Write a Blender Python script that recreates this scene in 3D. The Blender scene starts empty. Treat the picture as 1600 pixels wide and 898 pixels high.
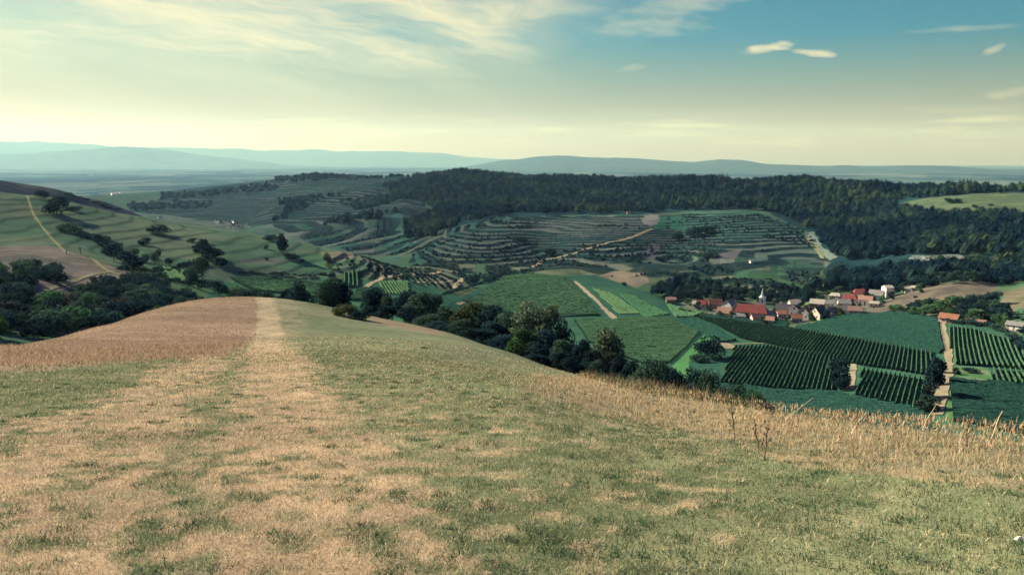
SUN_E = 5.0
SKY_S = 0.05
EXPOSURE = 1.85
HAZE_D = 3.0e-5
HAZE_C = (.20, .37, .53)
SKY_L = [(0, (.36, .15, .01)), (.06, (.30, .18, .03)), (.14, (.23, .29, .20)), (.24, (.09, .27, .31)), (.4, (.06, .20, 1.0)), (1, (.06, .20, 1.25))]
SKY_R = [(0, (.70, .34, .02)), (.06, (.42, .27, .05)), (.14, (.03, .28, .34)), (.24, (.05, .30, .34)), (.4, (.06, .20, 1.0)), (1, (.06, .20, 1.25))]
CLOUD = (4.6, 4.1, 2.55)
import bpy, math, random, time
import numpy as np
T0 = time.time()
rng = np.random.default_rng(7)
random.seed(7)
scene = bpy.context.scene
COL = scene.collection

# ------------------------------------------------------------------ camera
F = 1280.0                     # focal length in photo pixels (photo 1600 x 898)
PITCH = math.atan(197 / F)     # eye level lies at y = 252 in the photo
CP, SP = math.cos(PITCH), math.sin(PITCH)
cam_d = bpy.data.cameras.new('camera')
cam = bpy.data.objects.new('camera', cam_d)
COL.objects.link(cam)
cam_d.sensor_width = 36.0
cam_d.lens = 36.0 * F / 1600.0
cam_d.clip_start = 0.1
cam_d.clip_end = 80000.0
cam.location = (0, 0, 0)
cam.rotation_euler = (math.pi / 2 - PITCH, 0, 0)
scene.camera = cam

def ray(px, py):
    """bearing (from +Y towards +X) and tangent of elevation of a sight line"""
    u = (np.asarray(px, float) - 800) / F
    v = (449 - np.asarray(py, float)) / F
    y = CP + v * SP
    z = -SP + v * CP
    return np.arctan2(u, y), z / np.hypot(u, y)

def project(x, y, z):
    d = y * CP - z * SP
    d = np.where(d > 0.05, d, 0.05)
    return 800 + F * x / d, 449 - F * (y * SP + z * CP) / d

# ------------------------------------------------------------------ noise
def _hash(ix, iy, s):
    h = (ix.astype(np.int64) * 374761393 + iy.astype(np.int64) * 668265263 + s * 1442695041) & 0xFFFFFFFF
    h = ((h ^ (h >> 13)) * 1274126177) & 0xFFFFFFFF
    h = (h ^ (h >> 16)) & 0xFFFFFF
    return h / float(0xFFFFFF)

def vnoise(x, y, s=0):
    ix = np.floor(x); iy = np.floor(y)
    fx = x - ix; fy = y - iy
    fx = fx * fx * (3 - 2 * fx); fy = fy * fy * (3 - 2 * fy)
    ix = ix.astype(np.int64); iy = iy.astype(np.int64)
    a = _hash(ix, iy, s); b = _hash(ix + 1, iy, s)
    c = _hash(ix, iy + 1, s); d = _hash(ix + 1, iy + 1, s)
    return (a + (b - a) * fx) * (1 - fy) + (c + (d - c) * fx) * fy

def fbm(x, y, oct=4, s=0):
    x = np.asarray(x, float); y = np.asarray(y, float)
    t = np.zeros(np.broadcast(x, y).shape); a = 0.5; n = 0
    for k in range(oct):
        t += a * vnoise(x + 17.3 * k, y - 9.1 * k, s + k); n += a
        x = x * 2.03; y = y * 2.03; a *= 0.5
    return t / n

def sstep(a, b, x):
    t = np.clip((x - a) / (b - a), 0, 1)
    return t * t * (3 - 2 * t)

def in_poly(px, py, poly):
    inside = np.zeros(px.shape, bool)
    n = len(poly); j = n - 1
    for i in range(n):
        xi, yi = poly[i]; xj, yj = poly[j]
        c = ((yi > py) != (yj > py)) & (px < (xj - xi) * (py - yi) / ((yj - yi) or 1e-9) + xi)
        inside ^= c; j = i
    return inside

# ------------------------------------------------------------------ terrain
# control points: sight line (x, y of the photo) and horizontal distance in metres
EYE = 1.62
front_pts = []
def near_r(px, py, slope=0.2):
    a, e = ray(px, py)
    return EYE / (-e - slope * math.cos(a))
for px in (-60, 200, 450, 800, 1150, 1400, 1660):
    for py in (2600, 1500, 1100, 898, 780, 690):
        if px > 1100 and py < 700: continue
        front_pts.append((px, py, near_r(px, py)))
for px in (-60, 200, 430, 640, 800):
    for py in (640, 600):
        front_pts.append((px, py, near_r(px, py)))
front_pts += [(1000, 652, 19), (1150, 670, 16), (430, 563, 35), (200, 563, 37), (0, 568, 36), (640, 560, 36), (430, 530, 62), (420, 500, 88),
              (560, 530, 60), (700, 545, 56), (560, 510, 92), (200, 530, 62), (300, 500, 84), (300, 540, 52), (100, 550, 48), (800, 575, 50), (900, 600, 36), (640, 530, 78)]
crest = [(-120, 552, 40), (0, 543, 46), (60, 533, 58), (150, 512, 78), (220, 490, 98), (300, 470, 115), (350, 466, 122), (410, 466, 126), (480, 473, 126),
         (560, 490, 122), (640, 507, 115), (700, 521, 106), (800, 553, 84), (900, 586, 58), (1000, 606, 42), (1100, 624, 31), (1200, 641, 25), (1400, 669, 19), (1600, 691, 16), (1720, 702, 14.5)]
for (px, py, r) in crest:
    front_pts.append((px, py, r))
    lf = 1.0 if px < 500 else 0.75
    for q, d in ((1.3, 5), (1.8, 24), (2.6, 62), (4.5, 130), (9, 190), (25, 230)):
        front_pts.append((px, py + d * lf, r * q))

back_pts = [
 # left valley, wooded slope and brown shoulder
 (-100, 530, 190), (0, 526, 195), (80, 530, 200), (150, 520, 225), (0, 470, 270), (100, 480, 262), (200, 487, 258), (280, 470, 300), (60, 440, 330),
 (46, 466, 300), (150, 432, 385), (190, 430, 400), (240, 440, 390), (120, 462, 320), (0, 425, 380), (60, 415, 420), (105, 397, 480), (170, 418, 440), (0, 385, 520), (60, 372, 560), (-120, 390, 520), (-120, 440, 360),
 # grass hill
 (30, 330, 690), (-100, 300, 760), (0, 299, 770), (60, 303, 780), (130, 320, 800), (200, 336, 815), (300, 352, 800), (400, 366, 760), (480, 381, 720), (535, 393, 690), (560, 402, 670),
 (100, 345, 660), (200, 370, 630), (300, 388, 610), (350, 400, 590), (250, 408, 545), (440, 400, 620), (420, 428, 560), (500, 428, 590), (150, 385, 570), (200, 410, 500),
 # foot of the grass hill and left valley floor
 (350, 450, 500), (300, 440, 480), (440, 455, 480), (560, 455, 520), (640, 455, 560), (540, 480, 420), (650, 490, 420), (300, 475, 340), (400, 490, 330), (480, 500, 330),
 (300, 540, 200), (480, 560, 200), (700, 560, 260), (700, 490, 460),
 # hidden dip behind the grass hill and dark hill behind
 (300, 378, 1000), (430, 388, 930), (520, 405, 820), (150, 345, 930), (40, 318, 850), (-100, 310, 850),
 (-100, 279, 950), (0, 283, 960), (60, 292, 980), (100, 300, 990), (160, 317, 1000), (215, 335, 1000), (100, 345, 1200), (0, 335, 1200), (-100, 335, 1200), (220, 350, 1200),
 # far left slopes with the far village
 (250, 352, 1500), (300, 352, 1750), (350, 352, 1900), (400, 362, 1650), (450, 372, 1500), (540, 388, 1150), (600, 397, 1050),
 (200, 330, 2400), (100, 330, 2600), (250, 322, 2700), (330, 318, 2700), (420, 302, 2900), (330, 300, 3100), (400, 290, 3150), (470, 282, 3000), (540, 282, 2800), (620, 277, 2600), (480, 320, 2300), (440, 345, 1900),
 (520, 340, 1800), (600, 318, 1900), (560, 362, 1400), (640, 345, 1500),
 # wooded ridge line (ground, trees stand some 8 px higher)
 (720, 273, 2300), (800, 279, 2200), (900, 283, 2100), (1000, 285, 2100), (1100, 284, 2000), (1180, 292, 1950), (1230, 286, 1950), (1300, 297, 1900), (1400, 299, 1850), (1500, 300, 1800), (1600, 301, 1750), (1720, 301, 1750),
 (700, 300, 1950), (800, 305, 1850), (900, 310, 1750), (1000, 310, 1750), (1100, 308, 1700), (1200, 312, 1650), (640, 378, 1150), (700, 350, 1400),
 # land falling away behind the ridge
 (640, 292, 3300), (720, 296, 3000), (800, 300, 2900), (900, 303, 2800), (1000, 305, 2800), (1100, 305, 2700), (1200, 308, 2650), (1300, 308, 2600), (1400, 310, 2550), (1500, 311, 2500), (1600, 312, 2450), (1720, 312, 2450),
 (800, 312, 4000), (1000, 315, 4000), (1200, 318, 4000), (1400, 320, 4000), (1600, 322, 4000), (1720, 322, 4000),
 # terraced hill in the middle
 (650, 396, 990), (655, 414, 880), (700, 378, 1040), (720, 405, 900), (800, 352, 1170), (900, 340, 1260), (1000, 340, 1260), (1025, 350, 1180), (850, 398, 960), (800, 418, 860), (900, 412, 890), (760, 428, 800), (930, 385, 1020), (1000, 380, 1050), (800, 385, 1000),
 # large green field, tan knoll, light fields
 (730, 470, 610), (790, 434, 780), (830, 430, 790), (920, 437, 750), (940, 497, 550), (800, 500, 540), (850, 465, 650), (960, 432, 800), (1000, 430, 790), (960, 452, 700), (1000, 475, 640), (1045, 497, 570),
 # terraces above the village
 (1070, 332, 1360), (1150, 335, 1320), (1250, 372, 1160), (1200, 395, 1010), (1290, 407, 980), (1100, 400, 960), (1070, 370, 1120), (1100, 435, 800), (1200, 438, 800), (1280, 430, 830), (1060, 425, 830),
 # village and valley floor
 (1060, 476, 680), (1120, 492, 620), (1180, 500, 600), (1250, 503, 600), (1300, 480, 660), (1340, 485, 640), (1390, 465, 710),
 (1100, 520, 520), (1100, 540, 470), (1250, 520, 540), (1300, 560, 440), (1450, 620, 335), (1480, 520, 530), (1600, 575, 420), (1600, 650, 315), (1480, 640, 318), (1150, 600, 375), (1000, 560, 430), (900, 520, 490), (1000, 600, 360), (800, 560, 400),
 (1720, 600, 390), (1720, 680, 300), (1300, 640, 330), (1000, 680, 280), (1300, 760, 250), (1600, 780, 250), (700, 640, 250),
 # right-hand woods, fold, pasture, tan hill
 (1280, 362, 1260), (1340, 335, 1480), (1380, 322, 1580), (1450, 316, 1500), (1500, 311, 1480), (1600, 312, 1450), (1500, 332, 1330), (1720, 315, 1450), (1350, 400, 1010), (1450, 362, 1160), (1550, 380, 1020), (1600, 400, 930), (1450, 410, 870), (1550, 437, 780), (1350, 430, 850), (1720, 405, 920),
 (1350, 488, 640), (1400, 470, 680), (1450, 452, 700), (1515, 441, 710), (1560, 445, 740), (1430, 490, 600), (1500, 493, 570), (1550, 468, 640), (1600, 450, 690), (1600, 500, 555), (1550, 500, 560), (1720, 450, 690), (1440, 440, 770),
]

SA = 3.0
def fit(pts, lam):
    p = np.array(pts, float)
    a, e = ray(p[:, 0], p[:, 1])
    X = np.stack([a * SA, np.log(p[:, 2])], 1)
    n = len(X)
    d2 = ((X[:, None] - X[None]) ** 2).sum(-1)
    K = 0.5 * d2 * np.log(d2 + 1e-12) + lam * np.eye(n)
    Pm = np.concatenate([np.ones((n, 1)), X], 1)
    A = np.block([[K, Pm], [Pm.T, np.zeros((3, 3))]])
    w = np.linalg.solve(A, np.concatenate([e, np.zeros(3)]))
    return X, w
def evaluate(model, a, lr):
    X, w = model
    sh = a.shape; a = a.ravel() * SA; lr = lr.ravel()
    out = np.empty(a.size)
    for i in range(0, a.size, 20000):
        d2 = (a[i:i + 20000, None] - X[None, :, 0]) ** 2 + (lr[i:i + 20000, None] - X[None, :, 1]) ** 2
        out[i:i + 20000] = (0.5 * d2 * np.log(d2 + 1e-12)) @ w[:len(X)] + w[-3] + w[-2] * a[i:i + 20000] + w[-1] * lr[i:i + 20000]
    return out.reshape(sh)

Mfront = fit(front_pts, 2e-4)
Mback = fit(back_pts, 4e-4)
AMAX = 0.66
az = np.concatenate([np.linspace(-1.35, -0.95, 8), np.linspace(-0.93, -0.665, 60), np.linspace(-AMAX, AMAX, 1040), np.linspace(0.665, 0.93, 60), np.linspace(0.95, 1.35, 8)])
lr = np.concatenate([np.linspace(math.log(0.6), math.log(150), 300)[:-1], np.linspace(math.log(150), math.log(3600), 860)[:-1], np.linspace(math.log(3600), math.log(50000), 120)])
NA, NR = len(az), len(lr)
def coarse(model, r0, r1, na=220, nr=260):
    ca = np.linspace(-AMAX, AMAX, na); cl = np.linspace(math.log(r0), math.log(r1), nr)
    E = evaluate(model, *np.meshgrid(ca, cl))
    def f(a, l):
        u = (np.clip(a, -AMAX, AMAX) + AMAX) / (2 * AMAX) * (na - 1); v = (np.clip(l, cl[0], cl[-1]) - cl[0]) / (cl[-1] - cl[0]) * (nr - 1)
        i = np.clip(u.astype(int), 0, na - 2); j = np.clip(v.astype(int), 0, nr - 2); u = u - i; v = v - j
        return (E[j, i] * (1 - u) + E[j, i + 1] * u) * (1 - v) + (E[j + 1, i] * (1 - u) + E[j + 1, i + 1] * u) * v
    return f
efront = coarse(Mfront, 0.6, 400)
eback = coarse(Mback, 150, 4200)
PLAIN = -232.0

A2, L2 = np.meshgrid(az, lr)
R2 = np.exp(L2)
GX = R2 * np.sin(A2); GY = R2 * np.cos(A2)
ZF = efront(A2, L2) * R2
near0 = sstep(math.log(2.0), math.log(4.0), L2)
ZF = ZF * near0 + (-EYE - 0.2 * GY) * (1 - near0)
ZF = np.where(R2 > 400, -1e4, ZF)
ZB = eback(A2, L2) * R2
ZB = np.where(R2 < 150, eback(A2, np.full_like(L2, math.log(150))) * 150 - (150 - R2) * 0.1, ZB)
tpl = sstep(math.log(3250), math.log(4700), L2)
ZB = ZB * (1 - tpl) + PLAIN * tpl
ZB = np.maximum(ZB, PLAIN)
ISF = ZF > ZB
# spurs and hollows of the terraced hillside
PXa = PX0 = project(GX, GY, ZB)[0]
sp_ = sum(a_ * np.exp(-((PXa - c_) / w_) ** 2) for c_, w_, a_ in ((745, 60, 5), (848, 45, -6), (950, 60, 5), (1052, 40, -6), (1150, 70, 3.5), (1250, 50, -2)))
ZB += sp_ * sstep(860, 960, R2) * (1 - sstep(1180, 1330, R2))
ZB += (fbm(GX / 110, GY / 110, 3, 38) - .5) * 4 * sstep(860, 960, R2) * (1 - sstep(1180, 1330, R2)) * (PXa > 640) * (PXa < 1290)
# terraced vineyards on the loess slopes: level treads and steep banks that follow the contours
PX0, PY0 = project(GX, GY, np.maximum(ZF, ZB))
def soft(poly, r0, r1, blur=10):
    jx = (fbm(GX / 60, GY / 60, 2, 71) - 0.5) * blur; jy = (fbm(GX / 60, GY / 60, 2, 72) - 0.5) * blur * 0.6
    return in_poly(PX0 + jx, PY0 + jy, poly) & (R2 > r0) & (R2 < r1) & ~ISF
TERR = {
 'mid':   ([(640, 424), (642, 395), (700, 360), (790, 338), (1030, 334), (1075, 330), (1190, 330), (1260, 362), (1300, 405), (1260, 450), (1060, 445), (1030, 440), (940, 432), (830, 426), (740, 440)], 780, 1420, 1.9),
 'lower': ([(515, 410), (540, 398), (640, 412), (700, 425), (790, 418), (780, 440), (700, 450), (640, 440), (580, 440), (520, 425)], 450, 800, 2.2),
 'rear':  ([(200, 330), (260, 305), (420, 280), (640, 275), (690, 290), (640, 310), (700, 330), (700, 360), (650, 400), (560, 398), (470, 372), (380, 350)], 1000, 3400, 1.9),
 'east':  ([(1060, 424), (1250, 420), (1280, 440), (1270, 472), (1150, 462), (1060, 450)], 640, 900, 1.7),
}
ZTER = np.zeros_like(ZB); WTER = np.zeros_like(ZB); FTER = np.zeros_like(ZB)
wob = (fbm(GX / 160, GY / 160, 3, 5) - 0.5) * 9 * np.where(R2 > 1450, .55, 1)
LTER = np.zeros_like(ZB)
ZS = ZB.copy()
for w_ in (40, 40, 30):
    c_ = np.cumsum(np.pad(ZS, ((0, 0), (w_ + 1, w_)), mode='edge'), 1); ZS = (c_[:, 2 * w_ + 1:] - c_[:, :-2 * w_ - 1]) / (2 * w_ + 1)
ca_, cb_ = np.searchsorted(az, ray(420, 350)[0]), np.searchsorted(az, ray(640, 350)[0])
ZMEAN = np.broadcast_to(ZB[:, ca_:cb_].mean(1, keepdims=True), ZB.shape) + 14 * A2
for k, (poly, r0, r1, h) in TERR.items():
    m = soft(poly, r0, r1)
    zsrc = .15 * ZB + .85 * ZMEAN if k == 'rear' else (.4 * ZB + .6 * ZS if k == 'mid' else ZB)
    zz = (zsrc + wob * (0.35 + h / 9)) / h
    f = zz - np.floor(zz)
    step = np.floor(zz) + 0.12 * f + 0.88 * sstep(0.5, 0.97, f)
    d = (step - zz) * h * 0.95
    ZTER = np.where(m, d, ZTER); WTER = np.where(m, 1.0, WTER); FTER = np.where(m, f, FTER); LTER = np.where(m, np.floor(zz), LTER)
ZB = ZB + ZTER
# low grassed banks on the left hill
HILLP = [(-200, 300), (60, 303), (230, 338), (400, 362), (560, 392), (560, 430), (440, 440), (330, 440), (250, 425), (170, 412), (100, 395), (-200, 395)]
hb = soft(HILLP, 470, 800, 14)
zh = (ZB + (fbm(GX / 130, GY / 130, 3, 15) - .5) * 12) / 3.6; fh = zh - np.floor(zh)
HBANK = np.where(hb, sstep(.70, .78, fh) * (1 - sstep(.84, .93, fh)), 0) * sstep(.44, .62, fbm(GX / 110, GY / 110, 2, 16))
ZB = ZB + np.where(hb, (np.floor(zh) + .75 * fh + .25 * sstep(.62, 1, fh) - zh) * 3.6, 0)
# wooded slopes: gullies and knolls under the trees
pasture = (PX0 > 1385) & (R2 < 1580) & (R2 > 1180)
wk = np.where(PX0 > 600, sstep(1250, 1450, R2), 0) * (1 - .85 * pasture) + .6 * sstep(840, 950, R2) * (R2 < 1250) * sstep(1275, 1310, PX0)
ZB += (fbm(GX / 300 - .001 * GY, GY / 420, 3, 37) - .5) * 55 * np.where((PX0 < 660) & (PX0 > 380), sstep(1150, 1500, R2) * (1 - sstep(2600, 3000, R2)), 0) * sstep(380, 430, PX0) * (1 - sstep(620, 660, PX0))
for _ in range(3): wk = (wk + np.roll(wk, 6, 1) + np.roll(wk, -6, 1) + np.roll(wk, 6, 0) + np.roll(wk, -6, 0)) / 5
ZB += (fbm(GX / 150 + .0018 * GY, GY / 210, 3, 36) - .5) * 30 * wk * (1 - tpl)
# small relief
rel = (fbm(GX / 45, GY / 45, 4, 31) - 0.5)
ZB += rel * np.clip(R2 / 260, 0.3, 3.0) * np.where(WTER > 0, 0.35, 1) * (1 - tpl)
ZF += (fbm(GX / 3.0, GY / 3.0, 4, 33) - 0.5) * 0.10 * sstep(3, 9, R2) + (fbm(GX / 14, GY / 14, 3, 34) - 0.5) * 0.35 * sstep(12, 40, R2)
ZF += (fbm(GX / 0.5, GY / 0.5, 3, 35) - 0.5) * 0.03
GZ = np.maximum(ZF, ZB)
ISF = ZF > ZB
GE = GZ / R2

def height(x, y):
    x = np.asarray(x, float); y = np.asarray(y, float)
    a = np.arctan2(x, y); l = np.log(np.maximum(np.hypot(x, y), 0.7))
    i = np.clip(np.searchsorted(az, a) - 1, 0, NA - 2); j = np.clip(np.searchsorted(lr, l) - 1, 0, NR - 2)
    u = np.clip((a - az[i]) / (az[i + 1] - az[i]), 0, 1); v = np.clip((l - lr[j]) / (lr[j + 1] - lr[j]), 0, 1)
    return (GZ[j, i] * (1 - u) + GZ[j, i + 1] * u) * (1 - v) + (GZ[j + 1, i] * (1 - u) + GZ[j + 1, i + 1] * u) * v

def hit(px, py, rmin=170, rmax=26000):
    """where the sight line meets the ground beyond rmin"""
    a, e = ray(px, py)
    i = int(np.clip(np.searchsorted(az, a), 1, NA - 1))
    j0 = int(np.searchsorted(lr, math.log(rmin)))
    col = 0.5 * (GE[j0:, i] + GE[j0:, i - 1])
    w = np.nonzero(col >= e)[0]
    if len(w) == 0 or lr[j0 + w[0]] > math.log(rmax):
        w = [int(np.argmax(col[: max(1, np.searchsorted(lr, math.log(min(rmax, 3500))) - j0)]))]
    r = math.exp(lr[j0 + w[0]])
    x, y = r * math.sin(a), r * math.cos(a)
    return x, y, float(height(x, y))

def at(px, r):
    a, _ = ray(px, 470)
    x, y = r * math.sin(a), r * math.cos(a)
    return x, y, float(height(x, y))

# ------------------------------------------------------------------ object helpers
def link(o, parent=None):
    COL.objects.link(o)
    if parent is not None: o.parent = parent
    return o
def tag(o, label=None, cat=None, group=None, kind=None):
    if label: o['label'] = label
    if cat: o['category'] = cat
    if group: o['group'] = group
    if kind: o['kind'] = kind
    return o
def np_mesh(name, verts, faces, mat=None, col=None, smooth=False, mats=None, mat_idx=None):
    """faces: int array (n,3) or (n,4)"""
    verts = np.asarray(verts, np.float32); faces = np.asarray(faces, np.int32)
    me = bpy.data.meshes.new(name)
    n, k = faces.shape
    me.vertices.add(len(verts)); me.vertices.foreach_set('co', verts.ravel())
    me.loops.add(n * k); me.loops.foreach_set('vertex_index', faces.ravel())
    me.polygons.add(n)
    me.polygons.foreach_set('loop_start', np.arange(0, n * k, k, dtype=np.int32))
    me.polygons.foreach_set('loop_total', np.full(n, k, np.int32))
    me.polygons.foreach_set('use_smooth', np.full(n, smooth, bool))
    for m in (mats or ([mat] if mat else [])): me.materials.append(m)
    if mat_idx is not None: me.polygons.foreach_set('material_index', np.asarray(mat_idx, np.int32))
    if col is not None:
        c = np.ones((len(verts), 4), np.float32); c[:, :3] = col
        at_ = me.attributes.new('Col', 'FLOAT_COLOR', 'POINT'); at_.data.foreach_set('color', c.ravel())
    me.update(calc_edges=True)
    return me
def obj(name, me, parent=None, loc=(0, 0, 0), rz=0.0):
    o = bpy.data.objects.new(name, me); o.location = loc; o.rotation_euler = (0, 0, rz)
    return link(o, parent)
def empty(name, loc, rz=0.0):
    o = bpy.data.objects.new(name, None); o.empty_display_size = 0.5
    o.location = loc; o.rotation_euler = (0, 0, rz)
    return link(o)
class MB:
    """collects polygons for one small mesh"""
    def __init__(s): s.v = []; s.f = []
    def box(s, x0, x1, y0, y1, z0, z1):
        b = len(s.v)
        s.v += [(x0, y0, z0), (x1, y0, z0), (x1, y1, z0), (x0, y1, z0), (x0, y0, z1), (x1, y0, z1), (x1, y1, z1), (x0, y1, z1)]
        s.f += [tuple(b + i for i in q) for q in ((3, 2, 1, 0), (4, 5, 6, 7), (0, 1, 5, 4), (1, 2, 6, 5), (2, 3, 7, 6), (3, 0, 4, 7))]
        return s
    def poly(s, pts):
        b = len(s.v); s.v += list(pts); s.f.append(tuple(range(b, b + len(pts)))); return s
    def tube(s, p, q, r0, r1, n=6):
        p = np.array(p, float); q = np.array(q, float); d = q - p; d = d / (np.linalg.norm(d) + 1e-9)
        a = np.cross(d, (0.3, 0.8, 0.51)); a /= np.linalg.norm(a); c = np.cross(d, a); b = len(s.v)
        for (o, r) in ((p, r0), (q, r1)):
            for k in range(n):
                t = 2 * math.pi * k / n; s.v.append(tuple(o + r * (a * math.cos(t) + c * math.sin(t))))
        for k in range(n): s.f.append((b + k, b + (k + 1) % n, b + n + (k + 1) % n, b + n + k))
        s.f.append(tuple(b + n + k for k in range(n))); s.f.append(tuple(b + n - 1 - k for k in range(n)))
        return s
    def mesh(s, name, mat, smooth=False):
        me = bpy.data.meshes.new(name); me.from_pydata(s.v, [], s.f); me.materials.append(mat)
        if smooth: me.polygons.foreach_set('use_smooth', np.full(len(s.f), True))
        me.update(); return me

# ------------------------------------------------------------------ materials
def new_mat(name):
    m = bpy.data.materials.new(name); m.use_nodes = True; nt = m.node_tree; nt.nodes.clear()
    out = nt.nodes.new('ShaderNodeOutputMaterial'); return m, nt, out
def node(nt, t, **kw):
    n = nt.nodes.new(t)
    for k, v in kw.items():
        if k == 'inp':
            for kk, vv in v.items():
                if hasattr(vv, 'is_linked') or hasattr(vv, 'links'): nt.links.new(vv, n.inputs[kk])
                else: n.inputs[kk].default_value = vv
        else: setattr(n, k, v)
    return n
def math_n(nt, op, a, b=0.0, clamp=False):
    n = nt.nodes.new('ShaderNodeMath'); n.operation = op; n.use_clamp = clamp
    for i, v in enumerate((a, b)):
        if hasattr(v, 'links'): nt.links.new(v, n.inputs[i])
        else: n.inputs[i].default_value = v
    return n.outputs[0]
def mix_col(nt, fac, a, b, mode='MIX'):
    n = nt.nodes.new('ShaderNodeMix'); n.data_type = 'RGBA'; n.blend_type = mode
    for i, v in ((0, fac), (6, a), (7, b)):
        if hasattr(v, 'links'): nt.links.new(v, n.inputs[i])
        elif i == 0: n.inputs[0].default_value = v
        else: n.inputs[i].default_value = (*v, 1) if len(v) == 3 else v
    return n.outputs[2]
def map_range(nt, v, a, b, c, d):
    n = nt.nodes.new('ShaderNodeMapRange'); nt.links.new(v, n.inputs[0])
    for i, x in enumerate((a, b, c, d)): n.inputs[i + 1].default_value = x
    return n.outputs[0]
def noise_n(nt, vec, scale, detail=4, rough=0.6):
    n = nt.nodes.new('ShaderNodeTexNoise'); n.inputs['Scale'].default_value = scale; n.inputs['Detail'].default_value = detail; n.inputs['Roughness'].default_value = rough
    nt.links.new(vec, n.inputs['Vector']); return n.outputs[0]
def plain_mat(name, col, rough=0.85, var=0.25, scale=1.5, objvar=0.0):
    m, nt, out = new_mat(name)
    tc = nt.nodes.new('ShaderNodeTexCoord')
    v = map_range(nt, noise_n(nt, tc.outputs['Object'], scale, 5), 0.3, 0.7, 1 - var, 1 + var)
    if objvar:
        oi = nt.nodes.new('ShaderNodeObjectInfo')
        v = math_n(nt, 'MULTIPLY', v, map_range(nt, oi.outputs['Random'], 0, 1, 1 - objvar, 1 + objvar))
    c = mix_col(nt, 1.0, col, v, 'MULTIPLY')
    b = node(nt, 'ShaderNodeBsdfPrincipled', inp={'Base Color': c, 'Roughness': rough})
    b.inputs['Specular IOR Level'].default_value = 0.0 if rough >= .85 else 0.2
    nt.links.new(b.outputs[0], out.inputs[0]); return m
def vcol_mat(name, var=0.25, scales=(0.4, 6.0), transl=0.0):
    m, nt, out = new_mat(name)
    at_ = node(nt, 'ShaderNodeAttribute', attribute_name='Col')
    tc = nt.nodes.new('ShaderNodeTexCoord')
    v = None
    for s in scales:
        w = map_range(nt, noise_n(nt, tc.outputs['Object'], s, 5, 0.65), 0.3, 0.7, 1 - var, 1 + var)
        v = w if v is None else math_n(nt, 'MULTIPLY', v, w)
    c = at_.outputs['Color'] if v is None else mix_col(nt, 1.0, at_.outputs['Color'], v, 'MULTIPLY')
    b = node(nt, 'ShaderNodeBsdfDiffuse', inp={'Color': c, 'Roughness': 0.6})
    s = b.outputs[0]
    if transl:
        t = node(nt, 'ShaderNodeBsdfTranslucent', inp={'Color': c})
        mx = node(nt, 'ShaderNodeMixShader', inp={0: transl, 1: s, 2: t.outputs[0]}); s = mx.outputs[0]
    nt.links.new(s, out.inputs[0]); return m
def leaf_mat(name, col_a, col_b, transl=0.2, objvar=0.3):
    """foliage: two leaf colours in clumps, each plant a little lighter or darker"""
    m, nt, out = new_mat(name)
    tc = nt.nodes.new('ShaderNodeTexCoord'); oi = nt.nodes.new('ShaderNodeObjectInfo')
    n = map_range(nt, noise_n(nt, tc.outputs['Object'], 0.9, 4), 0.35, 0.65, 0, 1)
    c = mix_col(nt, n, col_a, col_b)
    c = mix_col(nt, 1.0, c, map_range(nt, oi.outputs['Random'], 0, 1, 1 - objvar, 1 + objvar), 'MULTIPLY')
    b = node(nt, 'ShaderNodeBsdfDiffuse', inp={'Color': c})
    t = node(nt, 'ShaderNodeBsdfTranslucent', inp={'Color': c})
    mx = node(nt, 'ShaderNodeMixShader', inp={0: transl, 1: b.outputs[0], 2: t.outputs[0]})
    nt.links.new(mx.outputs[0], out.inputs[0]); return m
# ------------------------------------------------------------------ ground colours (albedo by land use, with a bluish haze cast added further off)
C = lambda *a: np.array(a, float)
PX, PY = project(GX, GY, GZ)
jx = (fbm(GX / 25, GY / 25, 3, 81) - 0.5) * 5; jy = (fbm(GX / 25, GY / 25, 3, 82) - 0.5) * 4
PXj, PYj = PX + jx, PY + jy
col = np.zeros(GX.shape + (3,))
n1 = fbm(GX / 30, GY / 30, 4, 41)[..., None]; n2 = fbm(GX / 9, GY / 9, 4, 42)[..., None]; n3 = fbm(GX / 120, GY / 120, 3, 43)[..., None]
GREEN = C(.055, .105, .05); OLIVE = C(.11, .13, .06); FOREST = C(.02, .045, .035); TAN = C(.24, .17, .11); BROWN = C(.17, .115, .085); STRAW = C(.36, .26, .13)
col[:] = OLIVE * 0.75 + (GREEN - OLIVE * 0.75) * sstep(.35, .65, n1)
def paint(poly, r0, r1, c, jit=True, amt=1.0):
    m = in_poly(PXj if jit else PX, PYj if jit else PY, poly) & (R2 > r0) & (R2 < r1) & ~ISF
    if callable(c): c = c()
    cc = np.broadcast_to(c, col.shape)
    col[m] = col[m] * (1 - amt) + cc[m] * amt
mixc = lambda a, b, n, lo=.38, hi=.62: a + (b - a) * sstep(lo, hi, n)
# far plain: patchwork of fields, woods and villages seen at a grazing angle
far = R2 > 2600
czx = np.where(R2 < 8500, 170., 480.); czy = np.where(R2 < 8500, 420., 1500.)
cell = _hash(np.floor(GX / czx + fbm(GX / 900, GY / 900, 2, 3) * 2), np.floor(GY / czy + fbm(GX / 700, GY / 700, 2, 4) * 2), 9)[..., None]
pl = np.where(cell < .45, C(.03, .06, .045), np.where(cell < .72, C(.10, .13, .07), C(.15, .145, .09)))
wood = sstep(.5, .56, fbm(GX / 1300, GY / 1900, 4, 21))[..., None]
pl = pl * (1 - wood) + C(.02, .04, .035) * wood
col = np.where((tpl[..., None] > .5) & far[..., None], pl, col)
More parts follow.
